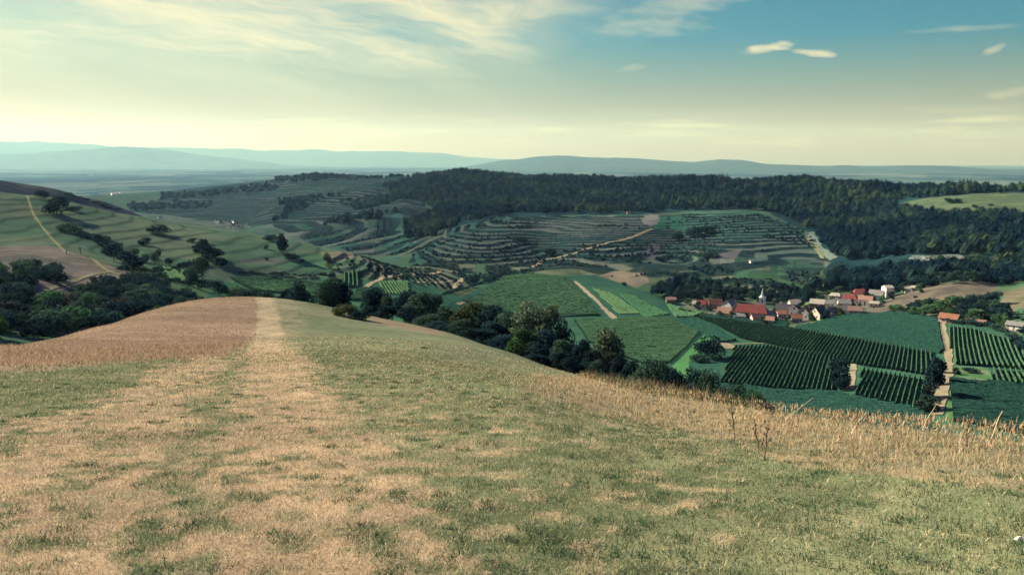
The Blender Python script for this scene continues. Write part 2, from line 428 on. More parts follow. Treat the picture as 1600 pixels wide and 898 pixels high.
# ridge and slopes
paint([(560, 300), (640, 268), (720, 260), (1760, 270), (1760, 470), (1290, 440), (1280, 400), (1250, 360), (1190, 325), (1000, 335), (800, 338), (720, 352), (660, 395), (620, 385), (700, 350), (650, 318)], 840, 2700, FOREST)
paint([(180, 345), (200, 318), (300, 295), (420, 270), (700, 262), (660, 300), (700, 340), (640, 395), (560, 400), (450, 375)], 1000, 3500, lambda: mixc(C(.06, .10, .05), C(.13, .13, .07), n1))
paint([(250, 300), (420, 270), (640, 264), (640, 280), (470, 296), (380, 310), (250, 316)], 1500, 3500, FOREST * 1.3)
paint([(430, 375), (560, 300), (640, 290), (600, 310), (480, 385)], 1200, 2700, lambda: mixc(C(.09, .095, .05), C(.15, .125, .08), n1), amt=.5)
# terraces: dry grass, vines and scrub
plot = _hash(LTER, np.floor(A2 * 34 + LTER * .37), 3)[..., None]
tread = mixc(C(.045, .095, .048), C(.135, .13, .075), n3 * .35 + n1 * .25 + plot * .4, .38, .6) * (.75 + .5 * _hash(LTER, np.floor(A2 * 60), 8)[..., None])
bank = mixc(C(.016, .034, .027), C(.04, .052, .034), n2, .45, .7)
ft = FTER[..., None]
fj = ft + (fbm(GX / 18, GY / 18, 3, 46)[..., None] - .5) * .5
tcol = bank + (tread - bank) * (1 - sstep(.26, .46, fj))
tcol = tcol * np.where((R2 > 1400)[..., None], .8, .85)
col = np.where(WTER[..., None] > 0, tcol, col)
paint([(790, 345), (1020, 338), (1020, 352), (950, 372), (880, 366), (800, 362)], 900, 1400, lambda: np.where(ft > .7, bank, mixc(C(.13, .115, .075), C(.17, .135, .09), n2)), amt=.35)
paint([(660, 395), (780, 350), (830, 350), (800, 385), (720, 405)], 800, 1300, lambda: np.where(ft > .6, bank, mixc(C(.10, .13, .06), C(.18, .15, .095), n2)), amt=.35)
paint([(1180, 350), (1262, 362), (1300, 405), (1180, 405)], 800, 1400, lambda: np.where(ft > .55, bank, C(.11, .125, .07)), amt=.8)
paint([(1065, 330), (1190, 330), (1260, 365), (1140, 375), (1065, 366)], 900, 1500, lambda: np.where(ft > .55, bank, C(.06, .11, .055)), amt=.9)
# two bright plots and the bare cut at the top of the terraces
paint([(1026, 339), (1042, 339), (1040, 358), (1020, 358)], 900, 1500, C(.04, .11, .05), False)
paint([(1047, 338), (1070, 338), (1073, 358), (1047, 358)], 900, 1500, C(.04, .10, .05), False)
paint([(1000, 338), (1030, 336), (1030, 345), (1018, 356), (1005, 350)], 900, 1500, C(.19, .155, .095))
paint([(918, 436), (960, 424), (1005, 426), (1015, 440), (985, 455), (950, 452)], 640, 950, lambda: mixc(C(.13, .10, .07), C(.175, .13, .085), n2))
paint([(1000, 400), (1020, 378), (1032, 385), (1020, 405)], 800, 1200, C(.12, .09, .07))
paint([(1120, 398), (1160, 388), (1150, 405)], 700, 1200, C(.12, .10, .07))
# valley floor base
paint([(300, 435), (470, 432), (640, 440), (720, 462), (720, 520), (300, 520)], 280, 640, lambda: mixc(C(.04, .10, .05), C(.055, .12, .06), n1))
paint([(700, 475), (790, 430), (930, 430), (1060, 470), (1500, 500), (1760, 560), (1760, 900), (700, 900)], 240, 830, lambda: mixc(C(.03, .075, .045), C(.04, .095, .05), n1))
paint([(1060, 468), (1130, 462), (1270, 470), (1400, 448), (1410, 475), (1350, 492), (1240, 508), (1150, 502), (1080, 488)], 540, 800, lambda: mixc(C(.05, .075, .045), C(.13, .115, .085), n2))
# left grass hill
hillp = [(-200, 285), (60, 285), (230, 335), (400, 358), (570, 385), (575, 420), (520, 432), (440, 440), (330, 440), (250, 425), (170, 412), (100, 395), (-200, 395)]
def hillc():
    c = mixc(C(.08, .125, .065), C(.13, .15, .08), n1)
    return c * (1 - .2 * HBANK[..., None])
paint(hillp, 450, 835, hillc)
paint([(440, 398), (520, 396), (540, 410), (510, 428), (420, 428)], 480, 720, C(.075, .15, .065), amt=.8)
paint([(330, 416), (440, 418), (500, 426), (420, 436), (340, 432)], 450, 700, C(.075, .10, .055), amt=.8)
paint([(380, 405), (470, 404), (440, 412), (370, 412)], 450, 760, C(.14, .12, .08), amt=.7)
paint([(500, 396), (545, 392), (560, 402), (520, 410)], 500, 750, C(.25, .18, .10), amt=.8)
# dark hill behind
paint([(-200, 262), (20, 276), (120, 300), (240, 340), (130, 330), (60, 306), (-200, 304)], 836, 1100, lambda: mixc(C(.055, .055, .045), C(.10, .09, .06), n1))
# brown shoulder and wooded slope
paint([(-200, 392), (60, 380), (110, 392), (180, 418), (300, 455), (320, 470), (300, 560), (-200, 560)], 210, 520, lambda: mixc(C(.15, .12, .08), C(.20, .15, .105), n2))
paint([(-200, 402), (20, 392), (80, 405), (130, 418), (100, 440), (-200, 440)], 340, 560, lambda: mixc(C(.16, .125, .09), C(.11, .10, .07), n1))
paint([(-200, 440), (40, 470), (120, 445), (190, 440), (250, 455), (310, 480), (300, 560), (-200, 560)], 205, 400, lambda: mixc(C(.05, .065, .04), C(.10, .09, .06), n2))
paint([(250, 440), (330, 452), (320, 470), (300, 466)], 250, 520, C(.085, .14, .055))
paint([(-200, 518), (60, 521), (100, 528), (60, 545), (-200, 550)], 150, 225, C(.07, .12, .06))
# pasture and scrub at the right
paint([(1396, 312), (1440, 310), (1500, 304), (1560, 300), (1760, 305), (1760, 345), (1600, 338), (1520, 335), (1430, 330)], 1200, 1620, lambda: mixc(C(.085, .105, .042), C(.12, .13, .05), n1))
paint([(1272, 330), (1290, 340), (1290, 346), (1268, 340)], 1100, 1700, C(.17, .18, .10))
paint([(1255, 366), (1272, 362), (1285, 385), (1310, 402), (1296, 407), (1268, 384)], 900, 1400, C(.19, .20, .11))
paint([(1350, 492), (1385, 470), (1440, 446), (1515, 436), (1560, 445), (1540, 470), (1430, 500)], 540, 760, lambda: mixc(C(.085, .068, .05), C(.125, .095, .065), n2))
paint([(1555, 480), (1575, 455), (1640, 436), (1760, 440), (1760, 470), (1590, 482), (1570, 495)], 540, 800, lambda: mixc(C(.11, .095, .055), C(.15, .12, .07), n2))
paint([(1425, 398), (1500, 396), (1510, 409), (1450, 410), (1420, 404)], 780, 1000, lambda: mixc(C(.3, .25, .17), C(.12, .13, .08), n2))
# grass strips and bright corners between the vineyards
paint([(1050, 572), (1100, 522), (1112, 527), (1075, 566), (1085, 590), (1060, 590)], 340, 560, C(.07, .17, .055), False)
paint([(1488, 570), (1545, 575), (1545, 598), (1495, 590)], 350, 520, lambda: mixc(C(.06, .12, .045), C(.13, .15, .07), n2), False)
paint([(1478, 655), (1478, 600), (1488, 570), (1484, 512), (1490, 512), (1496, 572), (1490, 600), (1490, 655)], 280, 600, C(.075, .13, .05), False)
paint([(590, 440), (640, 438), (640, 462), (600, 460)], 350, 650, C(.08, .19, .075))
# front hill
BANDS = [[(425, 545, 34), (432, 580, 50), (446, 620, 66), (462, 680, 95), (476, 760, 130), (490, 900, 190), (500, 1200, 260)],
         [(330, 558, 26), (285, 585, 48), (238, 625, 66), (170, 680, 95), (80, 760, 130), (-40, 900, 190), (-250, 1200, 260)]]
def dryness(x, y, z):
    px, py = project(x, y, z)
    w = 1.0 + 26 * (fbm(x / 1.1, y / 1.1, 3, 61) - .5)
    sc = np.clip(py / 700, .5, 1.4)
    pxx = px + (fbm(x / 1.6, y / 1.6, 4, 62) - .5) * 95 * sc; pyy = py + (fbm(x / 1.6, y / 1.6, 4, 63) - .5) * 60 * sc
    d = np.zeros(x.shape)
    for bnd in BANDS:
        q = np.array(bnd, float); cx = np.interp(pyy, q[:, 1], q[:, 0]); wd = np.interp(pyy, q[:, 1], q[:, 2])
        d = np.maximum(d, 1 - sstep(.55, 1.6, np.abs(pxx - cx) / (wd * 1.15)))
    d = np.maximum(d, .5 * sstep(640, 760, pyy) * (1 - sstep(480, 820, pxx)))
    far_ = sstep(34, 60, np.hypot(x, y))
    base = 0.20 + 0.14 * sstep(560, 700, pyy) * (1 - sstep(520, 900, pxx)) + 0.16 * far_ - .14 * ((pxx < 230) & (pyy < 660))
    v = d * .68 + base * (1 - d) + (fbm(x / .26, y / .26, 4, 64) - .5) * 1.35 * (1 - .7 * far_) + (fbm(x / 3.2, y / 3.2, 3, 65) - .5) * .2
    v -= 0.16 * (px > 1150) * (1 - far_)
    pj = px + (fbm(x / 1.5, y / 4, 4, 66) - .5) * 24
    tc_ = np.interp(py, [460, 500, 540, 590], [413, 421, 415, 404]); tw_ = np.interp(py, [460, 500, 540, 590], [14, 17, 25, 36])
    track = (1 - sstep(.6, 1.35, np.abs(pj - tc_) / tw_)) * (py > 455) * (py < 640)
    v = np.where(far_ > .3, np.minimum(v, .62), v)
    tv = .68 + (v - .5) * .4 + .25 * (fbm((x - .05 * y) / .45, y / 12, 3, 69) - .4)
    k_ = track * sstep(0, .4, far_)
    return np.clip(v * (1 - k_) + tv * k_, 0, 1)
REDP = [(-300, 565), (-300, 530), (60, 528), (300, 462), (396, 462), (401, 495), (399, 515), (391, 534), (375, 547), (345, 556), (250, 562), (0, 585), (-300, 610)]
GOLDP = [(800, 605), (930, 584), (1100, 612), (1300, 640), (1800, 690), (2700, 760), (2700, 900), (1800, 800), (1600, 770), (1400, 745), (1250, 730), (1130, 690), (960, 650)]
fx = ISF & (R2 < 420)
dr = dryness(GX[fx], GY[fx], GZ[fx])[:, None]
nn = fbm(GX[fx] / .9, GY[fx] / .9, 4, 67)[:, None]
ff = sstep(34, 70, R2[fx])[:, None]
cg = mixc(C(.11, .13, .065), C(.165, .175, .09), nn); cd = mixc(C(.40, .30, .18), C(.31, .235, .145), nn)
fc = cg + (cd - cg) * sstep(.25, .8, dr)
streak = fbm(GX[fx] / 9, GY[fx] / 2.2, 3, 68)[:, None]
fc_far = mixc(C(.105, .135, .075), C(.155, .165, .092), streak * .6 + nn * .4, .35, .65); fc_far = fc_far + (C(.38, .30, .18) - fc_far) * sstep(.5, .85, dr)
fc = fc * (1 - ff) + fc_far * ff
pxf, pyf = PX[fx] + (nn[:, 0] - .5) * 8, PY[fx] + (nn[:, 0] - .5) * 5
red = in_poly(pxf, pyf, REDP) & (R2[fx] > 30) & (R2[fx] < 150)
redc = mixc(C(.225, .165, .11), C(.275, .205, .135), streak)
fc[red] = redc[red]
gold = in_poly(pxf, pyf, GOLDP) & (R2[fx] < 60)
fc[gold] = mixc(C(.15, .135, .08), C(.23, .18, .105), nn)[gold]
tanp = in_poly(pxf, pyf, [(575, 488), (700, 520), (690, 524), (640, 516), (580, 503)]) & (R2[fx] > 90)
fc[tanp] = C(.18, .15, .095)
beyond = sstep(1.0, 1.2, R2[fx] / np.interp(PX[fx], [c[0] for c in crest], [c[2] for c in crest]))[:, None]
fc = fc * (1 - beyond) + C(.05, .06, .035) * beyond
col[fx] = fc
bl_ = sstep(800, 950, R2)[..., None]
col = np.where(ISF[..., None], col, col * (C(.76, .88, .98) * (1 - bl_) + C(.62, .78, 1.12) * bl_))  # bluish haze put into the ground colour beyond the near hill, stronger further off
col *= (0.86 + 0.28 * fbm(GX / 4.0, GY / 4.0, 3, 91))[..., None]
col = np.clip(col, .004, .8)

jj, ii = np.meshgrid(np.arange(NR - 1), np.arange(NA - 1), indexing='ij')
b = (jj * NA + ii).ravel()
quads = np.stack([b, b + 1, b + 1 + NA, b + NA], 1)
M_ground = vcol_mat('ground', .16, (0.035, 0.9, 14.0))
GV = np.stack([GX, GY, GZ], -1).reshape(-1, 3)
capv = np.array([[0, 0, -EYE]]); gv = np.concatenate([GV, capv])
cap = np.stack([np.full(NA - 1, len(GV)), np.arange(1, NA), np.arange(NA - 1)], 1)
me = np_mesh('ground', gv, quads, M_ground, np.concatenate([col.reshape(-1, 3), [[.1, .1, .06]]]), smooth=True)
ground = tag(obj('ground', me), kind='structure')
print('ground', time.time() - T0)

# ------------------------------------------------------------------ far mountains: three ranges with their own depth
def mountains(line, r0, r1, seed, colr):
    na, nr = 420, 26
    a = np.linspace(-.95, .95, na)
    lx = np.array([p[0] for p in line], float); ly = np.array([p[1] for p in line], float)
    la, le = ray(lx, ly)
    e = np.interp(a, la, le)
    t = np.linspace(0, 1, nr)
    A, T = np.meshgrid(a, t)
    R = r0 + (r1 - r0) * T
    rc = r0 + (r1 - r0) * 0.6
    crest_h = np.interp(A, la, le) * rc - PLAIN + 8
    crest_h = crest_h * (1 + (fbm(A * 34, A * 0 + seed, 5, seed) - .5) * .26)
    prof = np.where(T < .6, sstep(0, .6, T) ** .9, 1 - .5 * sstep(.6, 1, T))
    rough = 1 + (fbm(A * 26 + T, T * 5, 4, seed + 2) - .5) * 1.0 * sstep(0, .2, T) * (1 - sstep(.35, .6, T))
    Z = PLAIN - 6 + np.maximum(crest_h, 0) * prof * np.where(T < .6, rough, 1).clip(0, 1.0001)
    V = np.stack([R * np.sin(A), R * np.cos(A), Z], -1).reshape(-1, 3)
    j, i = np.meshgrid(np.arange(nr - 1), np.arange(na - 1), indexing='ij'); b = (j * na + i).ravel()
    return np_mesh('mountains', V, np.stack([b, b + 1, b + 1 + na, b + na], 1), colr, smooth=True)
M_mount = plain_mat('mountain_forest', (.03, .05, .045), .9, .3, .002)
tag(obj('mountains', mountains([(-500, 224), (-100, 224), (0, 223), (60, 221), (120, 224), (180, 229), (250, 231), (330, 232), (420, 234), (560, 235), (640, 237), (700, 241), (740, 246), (800, 249), (860, 252), (950, 258), (1000, 268), (1100, 300), (2200, 300)], 37000, 47000, 3, M_mount)), kind='structure')
tag(obj('mountains', mountains([(-500, 236), (0, 240), (120, 236), (180, 231), (225, 229), (270, 235), (330, 244), (400, 252), (450, 258), (560, 262), (700, 268), (800, 300), (2200, 300)], 29000, 36000, 13, M_mount)), kind='structure')
tag(obj('mountains', mountains([(-500, 300), (640, 300), (720, 262), (780, 252), (820, 248), (870, 244), (910, 245), (960, 248), (1005, 249), (1040, 252), (1085, 254), (1125, 250), (1160, 251), (1195, 256), (1240, 258), (1290, 260), (1320, 258), (1360, 260), (1410, 259), (1460, 258), (1500, 261), (1560, 265), (1700, 268), (2200, 285)], 18000, 25000, 23, M_mount)), kind='structure')
# ------------------------------------------------------------------ farm tracks draped on the ground
M_track = plain_mat('pale_gravel', (.165, .145, .095), .95, .25, .4)
M_track_dim = plain_mat('dusty_earth', (.145, .125, .085), .95, .3, .4)
M_path = plain_mat('worn_grass', (.105, .108, .064), .95, .3, .3)
def track(pts, width, mat, name='farm_track', rmin=170, lift=.25, rmax=3000):
    P = np.array([hit(px, py, rmin, rmax)[:2] for px, py in pts])
    seg = np.hypot(*np.diff(P, axis=0).T); s = np.concatenate([[0], np.cumsum(seg)])
    n = max(4, int(s[-1] / 4)); t = np.linspace(0, s[-1], n)
    X = np.interp(t, s, P[:, 0]); Y = np.interp(t, s, P[:, 1])
    k = np.ones(5) / 5
    if n > 12:
        X[3:-3] = np.convolve(X, k, 'same')[3:-3]; Y[3:-3] = np.convolve(Y, k, 'same')[3:-3]
    dx, dy = np.gradient(X), np.gradient(Y); L = np.hypot(dx, dy) + 1e-9
    w = width * (.55 + .9 * vnoise(t / 9, t * 0, 5))
    rows = []
    for q in (-.5, -.2, .2, .5):
        x = X - dy / L * w * q; y = Y + dx / L * w * q
        rows.append(np.stack([x, y, height(x, y) + lift], -1))
    V = np.stack(rows, 1).reshape(-1, 3)
    j, i = np.meshgrid(np.arange(n - 1), np.arange(3), indexing='ij'); b = (j * 4 + i).ravel()
    o = obj(name, np_mesh(name, V, np.stack([b, b + 1, b + 5, b + 4], 1), mat)); tag(o, kind='structure'); return o
track([(1471, 504), (1477, 530), (1482, 555), (1482, 570), (1477, 595), (1469, 625), (1464, 648)], 4.0, M_track, 'farm_road')
track([(898, 440), (912, 452), (930, 468), (945, 484), (961, 499)], 3.8, M_track)
track([(1334, 569), (1331, 588), (1327, 610)], 3.6, M_track)
track([(1128, 536), (1137, 540), (1146, 545)], 9, M_track_dim)
track([(1145, 538), (1200, 536), (1250, 546), (1310, 556)], 3.0, M_track, 'field_edge')
track([(571, 451), (578, 444), (592, 438), (640, 430), (690, 424)], 4.2, M_track)
track([(709, 451), (716, 443), (724, 435)], 5, M_track)
track([(640, 440), (690, 441), (716, 438)], 2.6, M_track_dim)
track([(1020, 358), (975, 376), (930, 386), (890, 398), (850, 405), (830, 418)], 5, M_track_dim)
track([(1261, 472), (1280, 465), (1302, 457), (1318, 452)], 4, M_track_dim)
track([(1346, 490), (1390, 490), (1430, 493), (1468, 500)], 4, M_track_dim, 'farm_road')
track([(42, 306), (52, 335), (66, 355), (86, 378), (106, 398)], 2.0, M_path, 'footpath')
track([(106, 398), (140, 402), (152, 412), (168, 424), (190, 430)], 2.4, M_path, 'footpath')
track([(46, 466), (80, 452), (115, 440), (150, 428), (185, 424)], 2, M_path, 'footpath')
track([(760, 463), (735, 468), (715, 476)], 3, M_track_dim)
track([(1270, 468), (1230, 500), (1236, 512), (1300, 496), (1345, 488)], 3.2, plain_mat('verge_grass', (.09, .14, .055), .95, .25, .4), 'grass_verge')
track([(1285, 404), (1278, 392), (1262, 372)], 5, plain_mat('ride_grass', (.13, .14, .075), .95, .25, .4), 'grass_verge')

# ------------------------------------------------------------------ vines
M_vine = leaf_mat('vine_leaves', (.022, .060, .034), (.050, .098, .048), .15, .12)
M_vine_dark = leaf_mat('vine_leaves_dense', (.008, .030, .027), (.018, .052, .036), .12, .1)
M_vine_light = leaf_mat('vine_leaves_pale', (.038, .085, .042), (.06, .11, .05), .15, .1)
def row_lines(poly_px, dir_px, spacing, rmin=170):
    W = np.array([hit(px, py, rmin)[:2] for px, py in poly_px])
    a = np.array(hit(*dir_px[0], rmin)[:2]); b = np.array(hit(*dir_px[1], rmin)[:2])
    d = (b - a) / np.linalg.norm(b - a); n = np.array([-d[1], d[0]])
    U = W @ n; V = W @ d; out = []
    for u in np.arange(U.min() + spacing / 2, U.max(), spacing):
        hits = []
        for i in range(len(W)):
            u0, u1 = U[i - 1], U[i]
            if (u0 > u) != (u1 > u): hits.append(V[i - 1] + (V[i] - V[i - 1]) * (u - u0) / (u1 - u0))
        hits.sort()
        for v0, v1 in zip(hits[::2], hits[1::2]):
            if v1 - v0 > 4: out.append((n * u + d * v0, n * u + d * v1))
    return out
SEC = np.array([(-.5, .15), (-.55, .8), (-.36, 1.55), (.02, 1.85), (.38, 1.5), (.55, .8), (.5, .15)])
def row_mesh_data(p, q, w, h, step, seed, leaves=0):
    L = np.linalg.norm(q - p); n = max(3, int(L / step)); t = np.linspace(0, 1, n)
    X = p[0] + (q[0] - p[0]) * t; Y = p[1] + (q[1] - p[1]) * t
    d = (q - p) / L; nx, ny = -d[1], d[0]
    r = np.random.default_rng(seed)
    off = SEC[None, :, 0] * w * (1 + r.normal(0, .16, (n, 7))); up = SEC[None, :, 1] * h / 1.85 * (1 + r.normal(0, .10, (n, 7)) + .32 * (vnoise(X / 3.5, Y / 3.5, seed)[:, None] - .5))
    gap = (r.random(n) < .03) * .5; up = up * (1 - gap[:, None])
    x = X[:, None] + nx * off; y = Y[:, None] + ny * off
    z = height(X, Y)[:, None] + up
    V = np.stack([x, y, z], -1).reshape(-1, 3)
    j, i = np.meshgrid(np.arange(n - 1), np.arange(6), indexing='ij'); b = (j * 7 + i).ravel()
    Fq = np.stack([b, b + 1, b + 8, b + 7], 1)
    if leaves:
        m = int(L * leaves); k = r.random(m); cx = p[0] + (q[0] - p[0]) * k; cy_ = p[1] + (q[1] - p[1]) * k
        c = np.stack([cx + nx * r.normal(0, .36 * w, m), cy_ + ny * r.normal(0, .36 * w, m), height(cx, cy_) + r.uniform(.5, 1.12, m) * h], -1)
        a1 = r.normal(0, 1, (m, 3)); a1 /= np.linalg.norm(a1, axis=1)[:, None]; a2 = r.normal(0, 1, (m, 3)); a2 = np.cross(a1, a2); a2 /= np.linalg.norm(a2, axis=1)[:, None]
        s = r.uniform(.14, .3, m)[:, None]
        lv = np.stack([c - a1 * s, c + a2 * s * .8, c + a1 * s, c - a2 * s * .8], 1).reshape(-1, 3)
        lf = np.arange(4 * m).reshape(-1, 4) + len(V)
        V = np.concatenate([V, lv]); Fq = np.concatenate([Fq, lf])
    return V, Fq
def vine_rows(poly, d, spacing, label, group, mat=None, w=.62, h=1.75, leaves=1.6):
    for k, (p, q) in enumerate(row_lines(poly, d, spacing)):
        V, Fq = row_mesh_data(p, q, w, h, 1.3, 100 + k, leaves)
        o = (p + q) / 2; z = float(height(*o)); c = np.array([o[0], o[1], z])
        tag(obj('vine_row', np_mesh('vine_row', V - c, Fq, mat or M_vine, smooth=True), loc=c), label, 'vine row', group)
vine_rows([(1148, 543), (1200, 541), (1250, 550), (1307, 562), (1302, 612), (1125, 598)], [(1179, 541), (1147, 583)], 2.0,
          'trellised vine row in the near plot between the two dark bush clumps', 'vine rows of the plot between two bush clumps')
vine_rows([(1085, 494), (1240, 515), (1350, 533), (1458, 552), (1450, 588), (1322, 567), (1240, 546), (1160, 530)], [(1328, 532), (1315, 556)], 2.0,
          'trellised vine row in the long plot just below the dark smooth field', 'vine rows of the long middle plot')
vine_rows([(1347, 578), (1453, 596), (1447, 645), (1335, 620)], [(1400, 582), (1388, 612)], 2.0,
          'trellised vine row in the small plot beside the shaded farm road trees', 'vine rows of the small plot by the road trees')
vine_rows([(1481, 511), (1520, 514), (1575, 530), (1640, 585), (1590, 577), (1490, 570)], [(1512, 518), (1521, 570)], 2.05,
          'trellised vine row in the bright striped plot beyond the pale farm road', 'vine rows of the plot beyond the farm road')
vine_rows([(1546, 577), (1640, 583), (1640, 606), (1546, 598)], [(1560, 579), (1568, 598)], 2.05,
          'short trellised vine row in the strip beside the rough grass patch', 'vine rows of the short strip beside rough grass')
vine_rows([(536, 427), (563, 424), (566, 449), (540, 451)], [(550, 427), (551, 450)], 2.8,
          'short vine row on the small bright plot below the terraced banks', 'vine rows of the small bright plot', h=2.2, w=1.0)
def canopy(poly, d, spacing, label, mat, h=1.7, w=1.1, rmin=170):
    vs_, fs_ = [], []; b = 0
    for k, (p, q) in enumerate(row_lines(poly, d, spacing, rmin)):
        V, Fq = row_mesh_data(p, q, w, h, 2.2, 900 + k, 3.0); vs_.append(V); fs_.append(Fq + b); b += len(V)
    if vs_: tag(obj('vineyard', np_mesh('vineyard', np.concatenate(vs_), np.concatenate(fs_), mat, smooth=True)), label, 'vineyard', None, 'stuff')
canopy([(1242, 513), (1330, 491), (1390, 489), (1466, 500), (1475, 548), (1468, 553), (1350, 531)], [(1260, 512), (1460, 540)], 2.1, 'smooth dark green vineyard below the village and brown hill', M_vine_dark)
canopy([(722, 471), (790, 433), (830, 429), (890, 437), (938, 494), (850, 498), (760, 482)], [(760, 470), (920, 474)], 2.2, 'large deep green vineyard in the middle of the valley', M_vine)
canopy([(897, 501), (960, 501), (1040, 498), (1093, 520), (1075, 542), (1046, 568), (1000, 568), (920, 535)], [(930, 505), (1080, 522)], 2.2, 'dark green vineyard in front of the pale track end', M_vine)
canopy([(1483, 595), (1640, 608), (1660, 690), (1490, 660)], [(1490, 600), (1600, 610)], 2.1, 'nearly black green vineyard right of the farm road bottom', M_vine_dark)
canopy([(925, 451), (960, 461), (1003, 490), (968, 491)], [(935, 452), (985, 490)], 2.6, 'yellowish green plot beside the pale track', M_vine_light, 1.1)
canopy([(966, 459), (992, 463), (1046, 492), (1012, 497)], [(970, 460), (1020, 497)], 2.4, 'light green plot between yellowish plot and village', leaf_mat('vine_leaves_fresh', (.024, .075, .042), (.038, .095, .048), .15, .1), 1.3)
canopy([(1042, 476), (1100, 490), (1084, 496), (1056, 496)], [(1050, 478), (1085, 495)], 2.4, 'green plot right below the first village houses', M_vine)
canopy([(1060, 503), (1085, 497), (1150, 533), (1128, 536), (1098, 522)], [(1065, 505), (1135, 536)], 2.2, 'dark green vineyard strip above the triangular bank', M_vine_dark)
canopy([(1130, 602), (1300, 615), (1440, 645), (1460, 680), (1150, 650)], [(1150, 604), (1300, 617)], 2.3, 'dark green vineyard just behind the tall golden grass', M_vine_dark)
canopy([(1090, 492), (1235, 506), (1228, 512), (1100, 497)], [(1095, 493), (1220, 507)], 2.2, 'narrow dark vineyard strip directly below the church', M_vine_dark)
canopy([(360, 436), (455, 438), (510, 445), (500, 468), (420, 458)], [(370, 440), (480, 452)], 2.4, 'green vineyard on the floor of the left side valley', M_vine)
canopy([(592, 441), (638, 440), (640, 462), (602, 460)], [(600, 442), (612, 460)], 2.4, 'light green plot beside the curved track', M_vine_light, 1.2)
canopy([(560, 452), (598, 452), (604, 466), (540, 472)], [(560, 455), (600, 458)], 2.4, 'dark green plot below the curved track', M_vine)
canopy([(255, 418), (300, 425), (298, 440), (262, 438)], [(262, 420), (290, 440)], 3.0, 'pale striped vineyard at the foot of the grass hill', M_vine_light, 1.2)
print('fields', time.time() - T0)
# ------------------------------------------------------------------ foliage
LEAF = {
 'mid':    leaf_mat('leaves_green', (.016, .040, .034), (.046, .080, .048)),
 'dark':   leaf_mat('leaves_dark', (.007, .021, .030), (.022, .044, .040)),
 'pale':   leaf_mat('leaves_greyish', (.050, .080, .050), (.085, .115, .065)),
 'yellow': leaf_mat('leaves_yellowish', (.036, .055, .028), (.07, .085, .036)),
 'bright': leaf_mat('leaves_bright', (.030, .075, .036), (.055, .11, .045)),
 'purple': leaf_mat('leaves_brownish', (.040, .038, .038), (.06, .056, .045)),
}
M_bark = plain_mat('bark', (.11, .09, .07), .9, .35, 5)
def leaf_quads(c, nrm, s, r):
    m = len(c)
    a1 = np.cross(nrm, r.normal(0, 1, (m, 3))); a1 /= np.linalg.norm(a1, axis=1)[:, None] + 1e-9
    a2 = np.cross(nrm, a1)
    k = r.uniform(.55, 1.1, (m, 4, 1)); s = s[:, None]
    V = np.stack([c - a1 * s * k[:, 0], c + a2 * s * k[:, 1] * .8, c + a1 * s * k[:, 2], c - a2 * s * k[:, 3] * .8], 1).reshape(-1, 3)
    return V, np.arange(4 * m).reshape(-1, 4)
def crown_data(seed, n, lobes, leaf, shell=.3):
    """leaf clumps spread through lobes (x, y, z, rx, rz) of a crown of unit height/width"""
    r = np.random.default_rng(seed); lobes = np.array(lobes, float)
    vol = lobes[:, 3] ** 2; pick = r.choice(len(lobes), n, p=vol / vol.sum())
    d = r.normal(0, 1, (n, 3)); d[:, 2] = d[:, 2] * .9 + .25; d /= np.linalg.norm(d, axis=1)[:, None]
    rad = 1 - shell * r.random(n) ** 1.3
    rad *= 1 + .16 * np.sin(d[:, 0] * 7 + pick) * np.sin(d[:, 1] * 6 + pick * 2) + .1 * np.sin(d[:, 2] * 9 + pick)
    L = lobes[pick]
    c = L[:, :3] + d * np.stack([L[:, 3], L[:, 3], L[:, 4]], 1) * rad[:, None]
    nrm = d * .7 + r.normal(0, .55, (n, 3)); nrm /= np.linalg.norm(nrm, axis=1)[:, None]
    V, Fq = leaf_quads(c, nrm, r.uniform(.6, 1.3, n) * leaf, r)
    V[:, 2] = np.maximum(V[:, 2], .0)
    return V, Fq
def lobes_for(kind, seed):
    r = random.Random(seed); out = []
    if kind == 'round':
        out.append((0, 0, .58, .30, .30))
        for k in range(9):
            a = k * 2.4 + r.random(); h = .34 + .5 * r.random(); q = .30 * (1 - abs(h - .55))
            out.append((math.cos(a) * q, math.sin(a) * q, h, .15 + .1 * r.random(), .13 + .08 * r.random()))
    elif kind == 'full':                    # leafy almost to the ground
        out.append((0, 0, .55, .27, .32))
        for k in range(13):
            a = k * 2.4 + r.random(); h = .16 + .74 * ((k * .618) % 1); q = .30 * (1 - max(0, h - .45) * 1.2)
            out.append((math.cos(a) * q, math.sin(a) * q, h, .13 + .1 * r.random(), .11 + .08 * r.random()))
    elif kind == 'tall':
        for k in range(10):
            h = .2 + .72 * k / 9; q = .12 * r.random(); a = k * 2.4
            w = .12 + .16 * math.sin(math.pi * min(1, (h - .05) / .98) ** .8)
            out.append((math.cos(a) * q, math.sin(a) * q, h, w * (.8 + .4 * r.random()), .12))
    elif kind == 'cone':
        for k in range(10):
            h = .1 + .8 * k / 9; q = .16 * (1 - h) * r.random(); a = k * 2.4
            out.append((math.cos(a) * q, math.sin(a) * q, h, .40 * (1.02 - h) + .05, .13))
    else:                                   # shrub: leaves to the ground
        out.append((0, 0, .42, .36, .40))
        for k in range(8):
            a = k * 2.4 + r.random(); q = .26 + .14 * r.random(); h = .2 + .42 * r.random()
            out.append((math.cos(a) * q, math.sin(a) * q, h, .15 + .13 * r.random(), .14 + .12 * r.random()))
    return out
